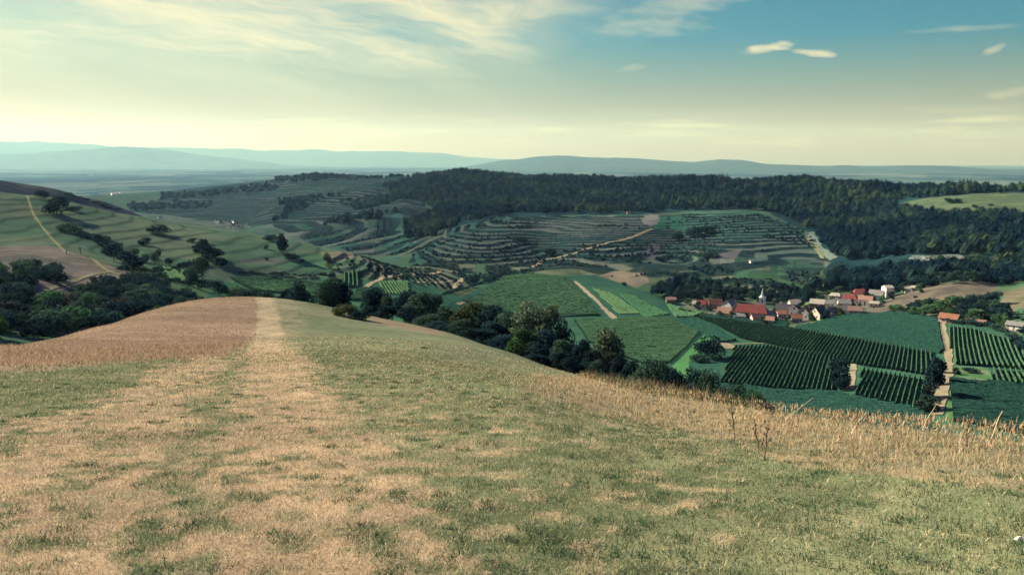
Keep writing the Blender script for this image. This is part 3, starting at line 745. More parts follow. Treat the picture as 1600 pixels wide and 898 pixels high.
def trunk_mesh(kind, seed):
    r = random.Random(seed); m = MB(); top = {'round': .62, 'tall': .85, 'cone': .8, 'full': .7}[kind]
    pts = [(0, 0, -.06)]
    for k in range(1, 5): pts.append((r.uniform(-.02, .02) * k, r.uniform(-.02, .02) * k, top * k / 4))
    rad = [.034, .026, .02, .013, .005]
    for k in range(4): m.tube(pts[k], pts[k + 1], rad[k], rad[k + 1], 7)
    for k in range(7):
        b = pts[1 + k % 3]; a = k * 2.4 + r.random(); q = .22 if kind != 'tall' else .12
        m.tube(b, (b[0] + math.cos(a) * q, b[1] + math.sin(a) * q, b[2] + .12 + .1 * r.random()), .012, .003, 5)
    return m.mesh('trunk', M_bark, True)
CROWNS, TRUNKS = {}, {}
def crown_mesh(kind, shade, var, n, leaf):
    key = (kind, shade, var, n)
    if key not in CROWNS:
        s = hash_seed(kind) + var * 31
        V, Fq = crown_data(s, n, lobes_for(kind, s), leaf)
        CROWNS[key] = np_mesh('crown', V, Fq, LEAF[shade])
    return CROWNS[key]
def hash_seed(k): return sum(ord(c) * (i + 3) for i, c in enumerate(k))
def make_tree(name, pos, h, w, kind, shade, var, label, cat, group=None, n=2600, leaf=.035, trunk=True):
    """h, w: metres. A tree is an Empty at its foot > trunk, crown; a shrub is one mesh of foliage"""
    me = crown_mesh(kind, shade, var, n, leaf)
    rz = random.uniform(0, 6.28)
    base_w = {'round': .85, 'full': .85, 'tall': .55, 'cone': .85, 'shrub': 1.05}[kind]
    sc = (w / base_w, w / base_w, h)
    if not trunk:
        o = obj(name, me, None, pos, rz); o.scale = sc
        return tag(o, label, cat, group)
    t = empty(name, pos, rz); tag(t, label, cat, group)
    c = obj('crown', me, t); c.scale = sc
    if (kind, var) not in TRUNKS: TRUNKS[(kind, var)] = trunk_mesh(kind, var + 50)
    k = obj('trunk', TRUNKS[(kind, var)], t); k.scale = (h, h, h)
    return t
mpp = lambda r: r / F                        # metres per photo pixel at distance r

def tree_top(px, top, wpx, r, kind, shade, var, label, name='broadleaf_tree', cat='tree', group=None, **kw):
    """tree standing at distance r under bearing px whose top reaches photo row top"""
    x, y, z = at(px, r); a, e = ray(px, top)
    dist = math.hypot(x, y); h = max(1.2, e * dist - z)
    return make_tree(name, (x, y, z - .15), h, wpx * dist / F, kind, shade, var, label, cat, group, **kw)
def tree_at(px, base, wpx, hpx, kind, shade, var, label, name='shrub', cat='shrub', group=None, rmin=170, **kw):
    x, y, z = hit(px, base, rmin); d = math.hypot(x, y)
    return make_tree(name, (x, y, z - .2), hpx * d / F * 1.03, wpx * d / F, kind, shade, var, label, cat, group, **kw)

G = 'trees of the belt along the meadow edge'
N = dict(n=5200, leaf=.026, group=G)
for (px, top, w, r, kind, shade, var, lab) in [
 (467, 436, 36, 190, 'cone', 'dark', 0, 'dark cone shaped tree left of the two slim twin trees'),
 (452, 450, 20, 195, 'round', 'dark', 1, 'small dark round tree at the foot of the cone shaped tree'),
 (514, 434, 22, 175, 'tall', 'mid', 0, 'slim tree, left one of the twin pair above the round bush'),
 (532, 435, 22, 178, 'tall', 'dark', 1, 'slim tree, right one of the twin pair above the round bush'),
 (585, 450, 24, 150, 'tall', 'dark', 2, 'narrow dark tree standing alone right of the round bush'),
 (612, 459, 28, 146, 'round', 'mid', 2, 'small green tree between narrow dark tree and the taller row'),
 (634, 452, 28, 144, 'round', 'dark', 3, 'dark round tree opening the closed row along the meadow'),
 (655, 456, 28, 140, 'tall', 'mid', 1, 'loose tall green tree in the row, left of the rust coloured ground end'),
 (676, 458, 32, 138, 'round', 'mid', 4, 'sunlit green tree with loose outline before the large vineyard'),
 (704, 477, 46, 128, 'round', 'mid', 0, 'broad light topped tree left of the yellowish crown'),
 (737, 473, 52, 122, 'round', 'yellow', 1, 'broad tree with yellowish crown top in the belt'),
 (770, 474, 40, 130, 'round', 'dark', 2, 'dark tree right behind the yellowish crown'),
 (800, 484, 38, 120, 'round', 'mid', 3, 'medium green tree between yellowish crown and the tall pair'),
 (824, 473, 36, 118, 'tall', 'pale', 0, 'tall pale topped tree, left of the tallest pair in the belt'),
 (860, 474, 48, 116, 'round', 'pale', 4, 'tall pale topped tree, right of the tallest pair in the belt'),
 (886, 498, 38, 118, 'round', 'dark', 0, 'dark tree falling away right of the tallest pair'),
 (745, 510, 52, 114, 'round', 'dark', 3, 'low dark tree in the shade below the yellowish crown'),
 (785, 522, 44, 108, 'round', 'dark', 4, 'low dark tree in deep shade at the meadow edge'),
 (815, 508, 40, 104, 'round', 'bright', 1, 'small bright green tree in front of the shaded gap'),
 (845, 530, 42, 98, 'round', 'dark', 2, 'low dark tree on the meadow edge below the tallest pair'),
 (720, 497, 34, 112, 'round', 'mid', 2, 'rounded green tree at the upper end of the shaded edge'),
 (878, 530, 28, 92, 'tall', 'mid', 2, 'slender grey green tree among dark trunks'),
 (905, 528, 34, 90, 'round', 'dark', 1, 'dark leafy tree left of the tall pale tree'),
 (950, 513, 38, 92, 'tall', 'pale', 1, 'tall pale tree with feathery crown in front of the vineyard'),
 (928, 545, 32, 84, 'round', 'dark', 3, 'dark bushy tree between two slender pale ones'),
 (975, 548, 30, 86, 'round', 'dark', 0, 'dark bushy tree right of the tall pale tree'),
 (690, 500, 34, 118, 'round', 'dark', 1, 'dark low tree left of the shaded meadow edge'),
 (668, 488, 32, 122, 'round', 'mid', 3, 'low green tree under the loose tall tree'),
 (640, 478, 30, 130, 'round', 'dark', 0, 'dark low tree in the closed row before the rust coloured ground'),
 (602, 474, 26, 138, 'round', 'dark', 4, 'dark low tree right under the narrow lone tree'),
 (765, 498, 44, 118, 'round', 'dark', 1, 'dark tree filling the belt below the yellowish crown, right side'),
 (862, 512, 44, 104, 'round', 'dark', 3, 'dark tree at the foot of the right tall pale tree'),
 (835, 552, 30, 90, 'round', 'dark', 0, 'lowest dark tree where the shaded edge ends'),
 (918, 562, 26, 80, 'round', 'dark', 2, 'dark low tree with bare stems behind the tall grass'),
 (990, 562, 30, 80, 'round', 'dark', 1, 'dark rounded tree left of the lone round shrub'),
 (940, 560, 30, 79, 'round', 'mid', 4, 'green bushy tree at the foot of the tall pale feathery tree'),
 (868, 545, 30, 90, 'round', 'dark', 2, 'dark tree closing the shaded belt below the tallest pair'),
 (1062, 570, 34, 76, 'round', 'dark', 4, 'dark rounded tree between the lone shrub and the triangular bank'),
 (895, 556, 30, 78, 'round', 'dark', 4, 'dark understorey tree at the start of the tall grass'),
]: tree_top(px, top, w * (1.55 if px < 700 else 1.35), r, 'full' if kind == 'round' else kind, shade, var, lab, **N)
for (px, top, w, r, shade, var, lab) in [
 (1015, 543, 60, 74, 'mid', 0, 'round grey green shrub standing alone behind the tall grass'),
 (1040, 572, 34, 72, 'dark', 1, 'dark low shrub leaning on the lone round shrub'),
 (1090, 556, 46, 70, 'dark', 2, 'dark shrub at the lower end of the triangular bank'),
 (1120, 560, 46, 66, 'mid', 3, 'greyish shrub with ragged top before the striped vines'),
 (1150, 585, 50, 60, 'mid', 4, 'low shrub in the weeds behind the golden grass'),
 (1185, 592, 40, 58, 'bright', 1, 'low light shrub right of the greyish ragged shrub'),
 (960, 575, 36, 66, 'purple', 2, 'brownish shrub rising from the reddish grass')]:
    tree_top(px, top, w, r, 'shrub', shade, var, lab, 'shrub', 'shrub', 'shrubs along the meadow edge', n=4200, leaf=.03, trunk=False)
tree_at(538, 495, 40, 26, 'shrub', 'yellow', 0, 'olive round bush on the meadow crest, left half of the pair', 'shrub', 'shrub', 'shrubs along the meadow edge', 60, n=5200, leaf=.03, trunk=False)
tree_at(562, 500, 36, 24, 'shrub', 'dark', 2, 'dark round bush on the meadow crest, right half of the pair', 'shrub', 'shrub', 'shrubs along the meadow edge', 60, n=5200, leaf=.03, trunk=False)

# bushes and trees of the valley, one by one
M = dict(n=1500, leaf=.05)
for (px, base, w, h, kind, shade, lab) in [
 (90, 337, 36, 30, 'shrub', 'dark', 'large dark round bush on the grass hill beside the path'),
 (67, 312, 18, 14, 'shrub', 'dark', 'smaller dark bush just above the large round one'),
 (116, 330, 20, 8, 'shrub', 'dark', 'low dark scrub trailing from the large round bush'),
 (246, 365, 33, 15, 'shrub', 'dark', 'dark oval bush alone high on the grass hill'),
 (226, 383, 19, 12, 'shrub', 'dark', 'dark oval bush below the higher oval one'),
 (299, 379, 13, 7, 'shrub', 'dark', 'tiny dark bush above the hillside tree clump'),
 (315, 398, 22, 24, 'round', 'dark', 'taller dark tree at the top of the hillside clump'),
 (330, 408, 36, 26, 'round', 'dark', 'broad dark tree in the middle of the hillside clump'),
 (346, 417, 20, 16, 'shrub', 'dark', 'low dark bush at the lower end of the hillside clump'),
 (310, 450, 34, 46, 'round', 'mid', 'big isolated leafy tree at the foot of the grass hill'),
 (246, 412, 16, 22, 'round', 'mid', 'small round tree left of the hedge bend'),
 (228, 409, 12, 14, 'shrub', 'mid', 'small grey green bush beside the small round tree'),
 (264, 414, 12, 11, 'shrub', 'dark', 'tiny dark bush right of the small round tree'),
 (425, 376, 26, 11, 'shrub', 'dark', 'dark thicket on the crest beside the upright tree'),
 (441, 395, 14, 28, 'tall', 'dark', 'upright dark tree casting a long shadow on the grass hill'),
 (456, 406, 26, 12, 'shrub', 'dark', 'dark oblong bush below the upright tree'),
 (472, 410, 8, 7, 'shrub', 'dark', 'tiny bush right of the oblong bush'),
 (416, 390, 8, 8, 'shrub', 'dark', 'tiny lone bush left of the upright tree'),
 (417, 407, 6, 6, 'shrub', 'dark', 'speck of a bush on the brownish strip'),
 (513, 420, 17, 24, 'round', 'pale', 'pale feathery tree at the right end of the grass hill'),
 (518, 436, 14, 14, 'shrub', 'dark', 'dark bush below the pale feathery tree'),
 (205, 425, 40, 30, 'round', 'dark', 'dark tree at the end of the long hedge'),
 (178, 408, 30, 26, 'round', 'dark', 'dark tree in the bend of the long hedge'),
 (207, 405, 20, 18, 'shrub', 'mid', 'grey green bush behind the hedge end tree'),
 (372, 466, 36, 24, 'shrub', 'pale', 'light green dome shaped bush in the side valley'),
 (345, 462, 24, 26, 'shrub', 'dark', 'dark bush left of the light dome shaped one'),
 (396, 467, 26, 20, 'shrub', 'mid', 'mid green bush right of the light dome shaped one'),
 (418, 470, 24, 18, 'shrub', 'mid', 'last green bush before the cone shaped tree'),
 (438, 472, 18, 12, 'shrub', 'purple', 'low brownish bush before the cone shaped tree'),
 (327, 450, 20, 16, 'shrub', 'mid', 'small bush right of the big isolated tree'),
 (741, 443, 20, 18, 'shrub', 'dark', 'dark round bush at the end of the pale track'),
 (634, 436, 22, 12, 'shrub', 'mid', 'low bush above the curved track'),
 (1092, 565, 30, 14, 'shrub', 'mid', 'low hedge bush on the triangular bank'),
 (1106, 560, 46, 42, 'shrub', 'dark', 'dark bushy clump at the top of the triangular bank'),
 (1310, 606, 34, 52, 'shrub', 'dark', 'tall dark bush clump between the two striped plots'),
 (1304, 580, 20, 22, 'shrub', 'yellow', 'sunlit olive bush at the head of the dark clump'),
 (1316, 610, 24, 26, 'shrub', 'dark', 'shaded bush at the foot of the clump between plots'),
 (1464, 582, 18, 24, 'shrub', 'dark', 'upper dark tree of the row beside the farm road'),
 (1461, 602, 26, 42, 'full', 'dark', 'middle dark tree of the row beside the farm road'),
 (1457, 624, 30, 50, 'full', 'dark', 'lower dark tree of the row beside the farm road'),
 (1448, 642, 34, 26, 'shrub', 'mid', 'green bush at the lower end of the road trees'),
 (1494, 585, 12, 12, 'shrub', 'dark', 'dark bush on the rough grass patch beside the road'),
 (1518, 582, 22, 9, 'shrub', 'dark', 'low dark scrub in the rough grass patch'),
 (975, 447, 9, 8, 'shrub', 'dark', 'single dark bush on the bare tan knoll'),
 (1432, 331, 10, 8, 'shrub', 'dark', 'dark bush at the pasture corner by the wood'),
 (1484, 318, 12, 9, 'shrub', 'dark', 'left one of two round bushes on the high pasture'),
 (1496, 318, 10, 8, 'shrub', 'dark', 'right one of two round bushes on the high pasture'),
 (1523, 326, 8, 6, 'shrub', 'dark', 'lone bush with shadow in the middle of the high pasture'),
 (1548, 322, 6, 4, 'shrub', 'mid', 'tiny bush on the right half of the high pasture'),
 (1430, 466, 6, 4, 'shrub', 'dark', 'tiny dark bush on the bare brown hill'),
 (860, 400, 22, 14, 'shrub', 'dark', 'dark thicket in the hollow of the terraced hill'),
 (815, 378, 22, 9, 'shrub', 'dark', 'dark scrub patch high on the terraced hill'),
 (1085, 370, 30, 18, 'shrub', 'dark', 'dark round thicket below the two bright plots'),
 (1060, 375, 20, 12, 'shrub', 'dark', 'smaller dark thicket left of the round thicket'),
 (1105, 366, 26, 14, 'shrub', 'dark', 'dark thicket right of the round thicket'),
 (1105, 402, 34, 12, 'shrub', 'mid', 'bright edged thicket above the lower terraces'),
]:
    tr = kind != 'shrub'
    kind = 'full' if kind == 'round' else kind
    tree_at(px, base, w, h, kind, shade, random.randrange(5), lab, 'broadleaf_tree' if tr else 'shrub', 'tree' if tr else 'shrub', 'single bushes and trees of the valley', trunk=tr, **M)

def scatter(poly, r0, r1, spacing, seed, jitter=.45):
    """points about `spacing` metres apart whose foot projects into the outline"""
    r = np.random.default_rng(seed)
    P = np.array(poly, float); a0, a1 = ray(P[:, 0].min() - 3, 450)[0], ray(P[:, 0].max() + 3, 450)[0]
    xs = np.array([r0 * math.sin(a0), r1 * math.sin(a0), r0 * math.sin(a1), r1 * math.sin(a1)])
    gx, gy = np.meshgrid(np.arange(xs.min(), xs.max(), spacing), np.arange(r0 * .75, r1, spacing))
    gx = gx + r.uniform(-jitter, jitter, gx.shape) * spacing; gy = gy + r.uniform(-jitter, jitter, gx.shape) * spacing
    gx, gy = gx.ravel(), gy.ravel(); R = np.hypot(gx, gy); k = (R > r0) & (R < r1); gx, gy = gx[k], gy[k]
    z = height(gx, gy); px, py = project(gx, gy, z)
    px = px + (vnoise(gx / 30, gy / 30, seed) - .5) * 8; py = py + (vnoise(gx / 30, gy / 30, seed + 1) - .5) * 6
    k = in_poly(px, py, poly)
    return np.stack([gx[k], gy[k], z[k]], 1)
def hedge(pts, hpx, wpx, n, shades, label, rmin=170, rmax=3000, name='hedge', cat='hedge'):
    """one hedge: bushes grown together into a single band of foliage"""
    r = np.random.default_rng(n * 7 + int(pts[0][0])); Vs, Fs, Ms = [], [], []; b = 0; c0 = None
    mats = sorted(set(shades))
    for k in range(n):
        t = (k + .5) / n * (len(pts) - 1); i = int(t); f = t - i
        px = pts[i][0] * (1 - f) + pts[i + 1][0] * f + random.uniform(-1, 1); py = pts[i][1] * (1 - f) + pts[i + 1][1] * f + random.uniform(-.8, .8)
        s = random.uniform(.65, 1.35)
        x, y, z = hit(px, py, rmin, rmax); d = math.hypot(x, y)
        if c0 is None: c0 = np.array([x, y, z])
        V, Fq = crown_data(900 + k, 700, lobes_for('shrub', k), .065)
        V = V * np.array([wpx * s * d / F, wpx * s * d / F, hpx * s * d / F]) + np.array([x, y, z - .2]) - c0
        Vs.append(V); Fs.append(Fq + b); b += len(V); Ms.append(np.full(len(Fq), mats.index(random.choice(shades))))
    o = obj(name, np_mesh(name, np.concatenate(Vs), np.concatenate(Fs), mats=[LEAF[m] for m in mats], mat_idx=np.concatenate(Ms)), None, c0)
    tag(o, label, cat)
D = ['dark', 'dark', 'mid']
hedge([(95, 362), (120, 367), (150, 377), (172, 388), (185, 398)], 13, 18, 12, D, 'thick dark hedge running down the middle of the grass hill')
hedge([(200, 424), (235, 427), (275, 423), (300, 414), (322, 412)], 9, 14, 13, D, 'low dark hedge curving along the foot of the grass hill')
hedge([(240, 432), (275, 440), (300, 447)], 7, 12, 7, D, 'short low hedge left of the big isolated leafy tree')
hedge([(690, 463), (715, 456), (745, 446), (770, 437), (792, 428)], 8, 11, 15, D, 'straight dark hedge along the upper side of the large vineyard')
hedge([(372, 428), (420, 430), (470, 431), (510, 430)], 5, 11, 16, ['dark'], 'long thin hedge line under the right half of the grass hill')
hedge([(420, 436), (460, 438), (500, 437)], 6, 12, 9, ['dark'], 'broken dark hedge strip just below the long thin hedge line')
hedge([(190, 330), (160, 322), (125, 310), (100, 304)], 4, 12, 8, ['dark'], 'broken line of dark scrub on the shaded hill behind the grass hill', 840)
hedge([(1480, 505), (1510, 507), (1545, 512), (1570, 520), (1590, 535), (1600, 548)], 9, 14, 16, D, 'green hedge above the striped vine plot right of the farm road')
hedge([(1060, 486), (1075, 490), (1090, 492), (1115, 494), (1140, 496)], 6, 9, 9, ['mid', 'yellow', 'dark'], 'garden hedge with yellowish bushes below the first village houses')
hedge([(1150, 499), (1170, 503), (1215, 502), (1235, 504), (1290, 500), (1310, 492)], 5, 8, 9, ['mid', 'dark'], 'low garden hedge in front of the church and lower houses')
hedge([(1265, 470), (1290, 462), (1315, 455), (1335, 448)], 9, 12, 10, ['bright', 'mid'], 'light green hedge along the pale lane above the village')

# wooded slope at the left: every bush one object
def bushes(poly, r0, r1, spacing, seed, hmin, hmax, shades, label, group, name='shrub', cat='shrub', cap=300, n=1100, leaf=.055, kinds=('shrub',)):
    P = scatter(poly, r0, r1, spacing, seed); r = random.Random(seed)
    order = np.argsort(np.hypot(P[:, 0], P[:, 1]))[:cap]
    for i in order:
        x, y, z = P[i]; h = r.uniform(hmin, hmax); w = h * r.uniform(.95, 1.5) if kinds[0] == 'shrub' else h * r.uniform(.75, 1.0)
        make_tree(name, (x, y, z - .25), h, w, r.choice(kinds), r.choice(shades), r.randrange(5), label, cat, group, n=n, leaf=leaf, trunk=False)
    return P[np.argsort(np.hypot(P[:, 0], P[:, 1]))[cap:]]
bushes([(0, 470), (60, 480), (110, 470), (150, 440), (200, 455), (260, 470), (312, 472), (300, 482), (220, 500), (150, 522), (60, 528), (-90, 530), (-90, 470)], 190, 420, 7.2, 11, 3.2, 6.5,
       ['dark', 'dark', 'mid', 'mid', 'dark', 'bright', 'purple'], 'dense bush on the overgrown slope behind the meadow crest', 'bushes on the overgrown slope', 'bush', 'bush', cap=170)
bushes([(-90, 410), (0, 408), (40, 420), (98, 430), (100, 440), (60, 452), (45, 470), (20, 500), (-90, 500)], 250, 480, 7.4, 12, 3.2, 6.5,
       ['dark', 'mid', 'dark', 'mid', 'dark', 'bright'], 'bush of the upper thicket left of the bare brown spur', 'bushes of the upper thicket', 'bush', 'bush', cap=80)
bushes([(190, 440), (250, 448), (262, 468), (220, 462)], 260, 480, 6.5, 13, 4, 7, ['dark'], 'dark bush of the clump at the end of the bare spur', 'bushes of the spur end clump', 'bush', 'bush', cap=20)
bushes([(1390, 490), (1440, 478), (1470, 480), (1500, 470), (1545, 470), (1560, 490), (1580, 500), (1580, 512), (1480, 500)], 500, 760, 8.0, 14, 5, 9,
       ['dark', 'mid', 'bright', 'dark', 'bright'], 'leafy low tree of the thicket below the bare brown hill', 'low trees of the thicket below the brown hill', 'broadleaf_tree', 'tree', cap=90, kinds=('shrub', 'round'))
rv_ = random.Random(12)
VT = [(1075, 478), (1090, 484), (1108, 486), (1125, 497), (1143, 499), (1150, 488), (1168, 500), (1192, 508), (1210, 490), (1212, 502), (1232, 500), (1250, 486), (1266, 490), (1268, 503), (1285, 488), (1290, 500), (1310, 487), (1313, 494), (1330, 480), (1340, 487), (1352, 470), (1362, 474), (1378, 474), (1392, 468), (1400, 462), (1410, 458), (1300, 474), (1282, 476), (1255, 478), (1225, 482), (1330, 466), (1436, 458)]
for k, (px, py) in enumerate(VT):
    s = rv_.uniform(.7, 1.25)
    tree_at(px, py, 11 * s, 13 * s, 'full', rv_.choice(['dark', 'dark', 'mid', 'mid', 'bright']), [0, 1, 2, 4][k % 4], 'small garden tree standing among the village houses', 'garden_tree', 'tree', 'garden trees of the village', 400, n=700, leaf=.06, trunk=False)
SCRUB_P = [scatter([(1580, 490), (1600, 480), (1640, 475), (1680, 530), (1600, 530), (1570, 505)], 480, 740, 6.0, 15), scatter([(520, 405), (580, 400), (640, 410), (700, 428), (690, 436), (600, 434), (530, 428), (520, 418)], 480, 800, 8, 16)]
print('bushes', time.time() - T0)
# woods: the trees that show largest one by one, the rest of the wood as one mass
WOOD_NEAR = [(1020, 462), (1040, 446), (1100, 450), (1180, 452), (1240, 456), (1268, 452), (1300, 440), (1350, 432), (1440, 420), (1520, 416), (1620, 412), (1760, 414), (1760, 448), (1600, 444), (1560, 446), (1520, 442), (1450, 450), (1436, 456), (1400, 456), (1380, 452), (1345, 454), (1320, 452), (1300, 452), (1255, 474), (1205, 480), (1130, 475), (1080, 474), (1040, 470)]
rest = bushes(WOOD_NEAR, 600, 960, 9.5, 21, 6, 10.5, ['dark', 'dark', 'mid', 'dark'], 'dark leafy tree of the wood behind the village', 'trees of the wood behind the village', 'broadleaf_tree', 'tree', 130, 1300, .05, ('round', 'round', 'cone'))
WOOD_FAR = [(1272, 352), (1300, 345), (1390, 330), (1440, 333), (1520, 338), (1600, 342), (1760, 345), (1760, 408), (1600, 404), (1510, 400), (1430, 398), (1350, 410), (1305, 404), (1285, 385)]
WOOD_RIDGE = [(600, 292), (690, 268), (760, 262), (1760, 270), (1760, 303), (1560, 300), (1500, 303), (1440, 309), (1396, 313), (1400, 326), (1290, 350), (1262, 358), (1200, 328), (1140, 328), (1000, 333), (900, 334), (800, 335), (730, 346), (690, 360), (640, 352), (690, 330), (640, 312)]
WOOD_SIDE = [(630, 345), (690, 340), (680, 372), (640, 376)]
def mass(Ps, seed, hmin, hmax, nleaf, leaf, wid=1.0):
    r = np.random.default_rng(seed); P = np.concatenate(Ps); n = len(P)
    h = r.uniform(hmin, hmax, n) * (0.8 + .5 * fbm(P[:, 0] / 60, P[:, 1] / 60, 2, seed)); w = h * r.uniform(.75, 1.1, n) * wid
    # crown body: a lumpy dome for each tree
    th = np.linspace(0, 2 * np.pi, 8)[:-1]; rings = [(.16, .8), (.45, 1.0), (.74, .84), (.95, .46)]
    ring = np.array([(math.cos(t + k * .4) * q, math.sin(t + k * .4) * q, zz) for k, (zz, q) in enumerate(rings) for t in th] + [(0, 0, 1.03)])
    m = len(ring); J = 1 + r.normal(0, .09, (n, m, 1))
    V = ring[None] * np.stack([w / 2, w / 2, h], 1)[:, None] * J * .84 + P[:, None]
    tri = []
    for k in range(3):
        for t in range(7):
            a, b_ = k * 7 + t, k * 7 + (t + 1) % 7; tri += [(a, b_, b_ + 7), (a, b_ + 7, a + 7)]
    for t in range(7): tri.append((21 + t, 21 + (t + 1) % 7, 28))
    Ft = (np.array(tri)[None] + (np.arange(n) * m)[:, None, None]).reshape(-1, 3)
    V = V.reshape(-1, 3)
    # leaf clumps that break its outline
    N_ = n * nleaf; idx = np.repeat(np.arange(n), nleaf)
    d = r.normal(0, 1, (N_, 3)); d[:, 2] = np.abs(d[:, 2]) * .9; d /= np.linalg.norm(d, axis=1)[:, None]
    c = P[idx] + d * np.stack([w[idx] * .55, w[idx] * .52, h[idx] * .62], 1) * r.uniform(.85, 1.12, (N_, 1)); c[:, 2] += h[idx] * .42
    s = (r.uniform(.6, 1.3, N_) * leaf * h[idx])[:, None]
    nr_ = d + r.normal(0, .6, (N_, 3)); a1 = np.cross(nr_, r.normal(0, 1, (N_, 3))); a1 /= np.linalg.norm(a1, axis=1)[:, None]; a2 = np.cross(nr_, a1); a2 /= np.linalg.norm(a2, axis=1)[:, None]
    LV = np.stack([c - a1 * s, c + a1 * s * .8 + a2 * s * .4, c + a2 * s], 1).reshape(-1, 3); LF = np.arange(3 * N_).reshape(-1, 3) + len(V)
    pal = np.array([(.005, .017, .030), (.010, .027, .034), (.018, .042, .038), (.038, .066, .038), (.055, .078, .046)])
    tc_ = pal[np.clip((fbm(P[:, 0] / 110, P[:, 1] / 110, 3, seed + 5) * 5.5 - .9 + r.normal(0, .9, n)).astype(int), 0, 4)]
    cols = np.concatenate([np.repeat(tc_, m, 0), np.repeat(tc_[idx] * r.uniform(.8, 1.35, (N_, 1)), 3, 0)])
    return np.concatenate([V, LV]), np.concatenate([Ft, LF]), cols
M_wood = vcol_mat('wood_leaves', .2, (.12, .6), .1)
V1, F1, C1 = mass([rest, scatter(WOOD_FAR, 800, 1600, 10.5, 31)], 41, 7, 15, 260, .042)
tag(obj('woods', np_mesh('woods', V1, F1, M_wood, C1)), 'dense dark wood on the slope below the high pasture', 'wood', None, 'stuff')
V2, F2, C2 = mass([scatter(WOOD_RIDGE, 1150, 2650, 14.5, 32), scatter(WOOD_SIDE, 1000, 1600, 12, 33)], 42, 8, 17, 120, .055)
tag(obj('woods', np_mesh('woods', V2, F2, M_wood, C2)), 'dark forest covering the long ridge along the skyline', 'wood', None, 'stuff')
# scrub on the terrace banks and wooded strips of the rear slopes
bk = (WTER > 0) & (FTER > .45) & (R2 < 1450) & (rng.random(GX.shape) < .16 * (R2 / 1000) ** 2) & (fbm(GX / 70, GY / 70, 3, 77) > .45)
Pb = np.stack([GX[bk], GY[bk], GZ[bk]], 1)
V3, F3, C3 = mass([Pb] + SCRUB_P, 43, .7, 2.3, 12, .16, 1.8)
tag(obj('scrub', np_mesh('scrub', V3, F3, M_wood, C3)), 'dark scrub growing along the banks of the vineyard terraces', 'scrub', None, 'stuff')
rear = [scatter(p, 1500, 3400, 22, 50 + i) for i, p in enumerate([[(255, 303), (330, 300), (420, 286), (420, 292), (330, 308), (255, 312)], [(200, 322), (260, 318), (258, 328), (205, 332)], [(268, 318), (330, 316), (330, 326), (268, 328)],
        [(430, 277), (640, 270), (640, 277), (540, 280), (430, 285)], [(380, 296), (440, 292), (440, 298), (380, 302)], [(430, 312), (520, 306), (540, 302), (470, 330), (420, 352), (450, 330)], [(520, 318), (600, 305), (640, 310), (560, 330)], [(560, 335), (620, 330), (600, 345), (560, 345)], [(620, 350), (660, 340), (650, 385), (610, 390)], [(500, 350), (560, 340), (590, 360), (540, 372)], [(590, 300), (690, 290), (650, 312), (590, 312)]])]
V4, F4, C4 = mass(rear, 44, 8, 14, 14, .16, 1.3)
tag(obj('woods', np_mesh('woods', V4, F4, M_wood, C4)), 'wooded strips across the hazy slopes towards the plain', 'wood', None, 'stuff')
# conifers breaking the skyline
for k, (px, top) in enumerate([(1117, 269), (1121, 267), (1125, 269), (1129, 268), (1484, 276), (1490, 274), (1496, 275), (1501, 276)]):
    tree_top(px, top, 5, 1960 if px < 1300 else 1790, 'cone', 'dark', k % 3, 'pointed conifer of the left trio poking above the skyline' if px < 1300 else 'pointed conifer of the right group poking above the skyline', 'conifer', 'tree',
             'conifers of the left skyline group' if px < 1300 else 'conifers of the right skyline group', n=500, leaf=.06)
print('trees', len(P_ := [o for o in scene.objects]), len(V1), len(V2), len(V3), time.time() - T0)
# ------------------------------------------------------------------ village
WALL = {k: plain_mat('render_' + k, c, .9, .12, .6) for k, c in {'white': (.68, .63, .50), 'cream': (.62, .52, .34), 'grey': (.38, .37, .34), 'beige': (.45, .39, .30), 'wood': (.14, .10, .07), 'dim': (.26, .25, .24), 'pink': (.42, .30, .25), 'yellow': (.62, .52, .28)}.items()}
ROOF = {k: plain_mat('roof_' + k, c, .85, .22, .9) for k, c in {'red': (.155, .048, .043), 'orange': (.185, .09, .058), 'brown': (.17, .105, .085), 'dark': (.06, .055, .06), 'grey': (.15, .145, .135), 'pale': (.25, .23, .19), 'wine': (.14, .035, .04), 'pinkish': (.23, .13, .10)}.items()}
M_glass = plain_mat('window_glass', (.03, .035, .045), .15, .1, 1)
M_frame = plain_mat('window_frame', (.6, .58, .52), .7, .1, 1)
M_door = plain_mat('door_wood', (.10, .06, .04), .7, .2, 2)
M_metal = plain_mat('weathered_metal', (.26, .29, .25), .5, .2, 1)
def gable_roof(w, d, h, rise, hip, o=.45, t=.22):
    """tile covering with eaves; hip > 0 pulls the ridge ends in"""
    m = MB(); W, D = w / 2 + o, d / 2 + o; s = rise / (d / 2); ze = h - o * s; zr = h + rise; hx = W - hip
    for dz, flip in ((t, False), (0.0, True)):
        A, B, Cc, E = (-W, -D, ze + dz), (W, -D, ze + dz), (W, D, ze + dz), (-W, D, ze + dz); R0, R1 = (-hx, 0, zr + dz), (hx, 0, zr + dz)
        fs = [[A, B, R1, R0], [Cc, E, R0, R1]] + ([[B, Cc, R1], [E, A, R0]] if hip > 0 else [])
        for f in fs: m.poly(f[::-1] if flip else f)
    def rim(p, q): m.poly([p, q, (q[0], q[1], q[2] + t), (p[0], p[1], p[2] + t)])
    A, B, Cc, E = (-W, -D, ze), (W, -D, ze), (W, D, ze), (-W, D, ze)
    rim(A, B); rim(Cc, E)
    if hip > 0: rim(B, Cc); rim(E, A)
    else:
        rim(B, (W, 0, zr)); rim((W, 0, zr), Cc); rim(E, (-W, 0, zr)); rim((-W, 0, zr), A)
    return m
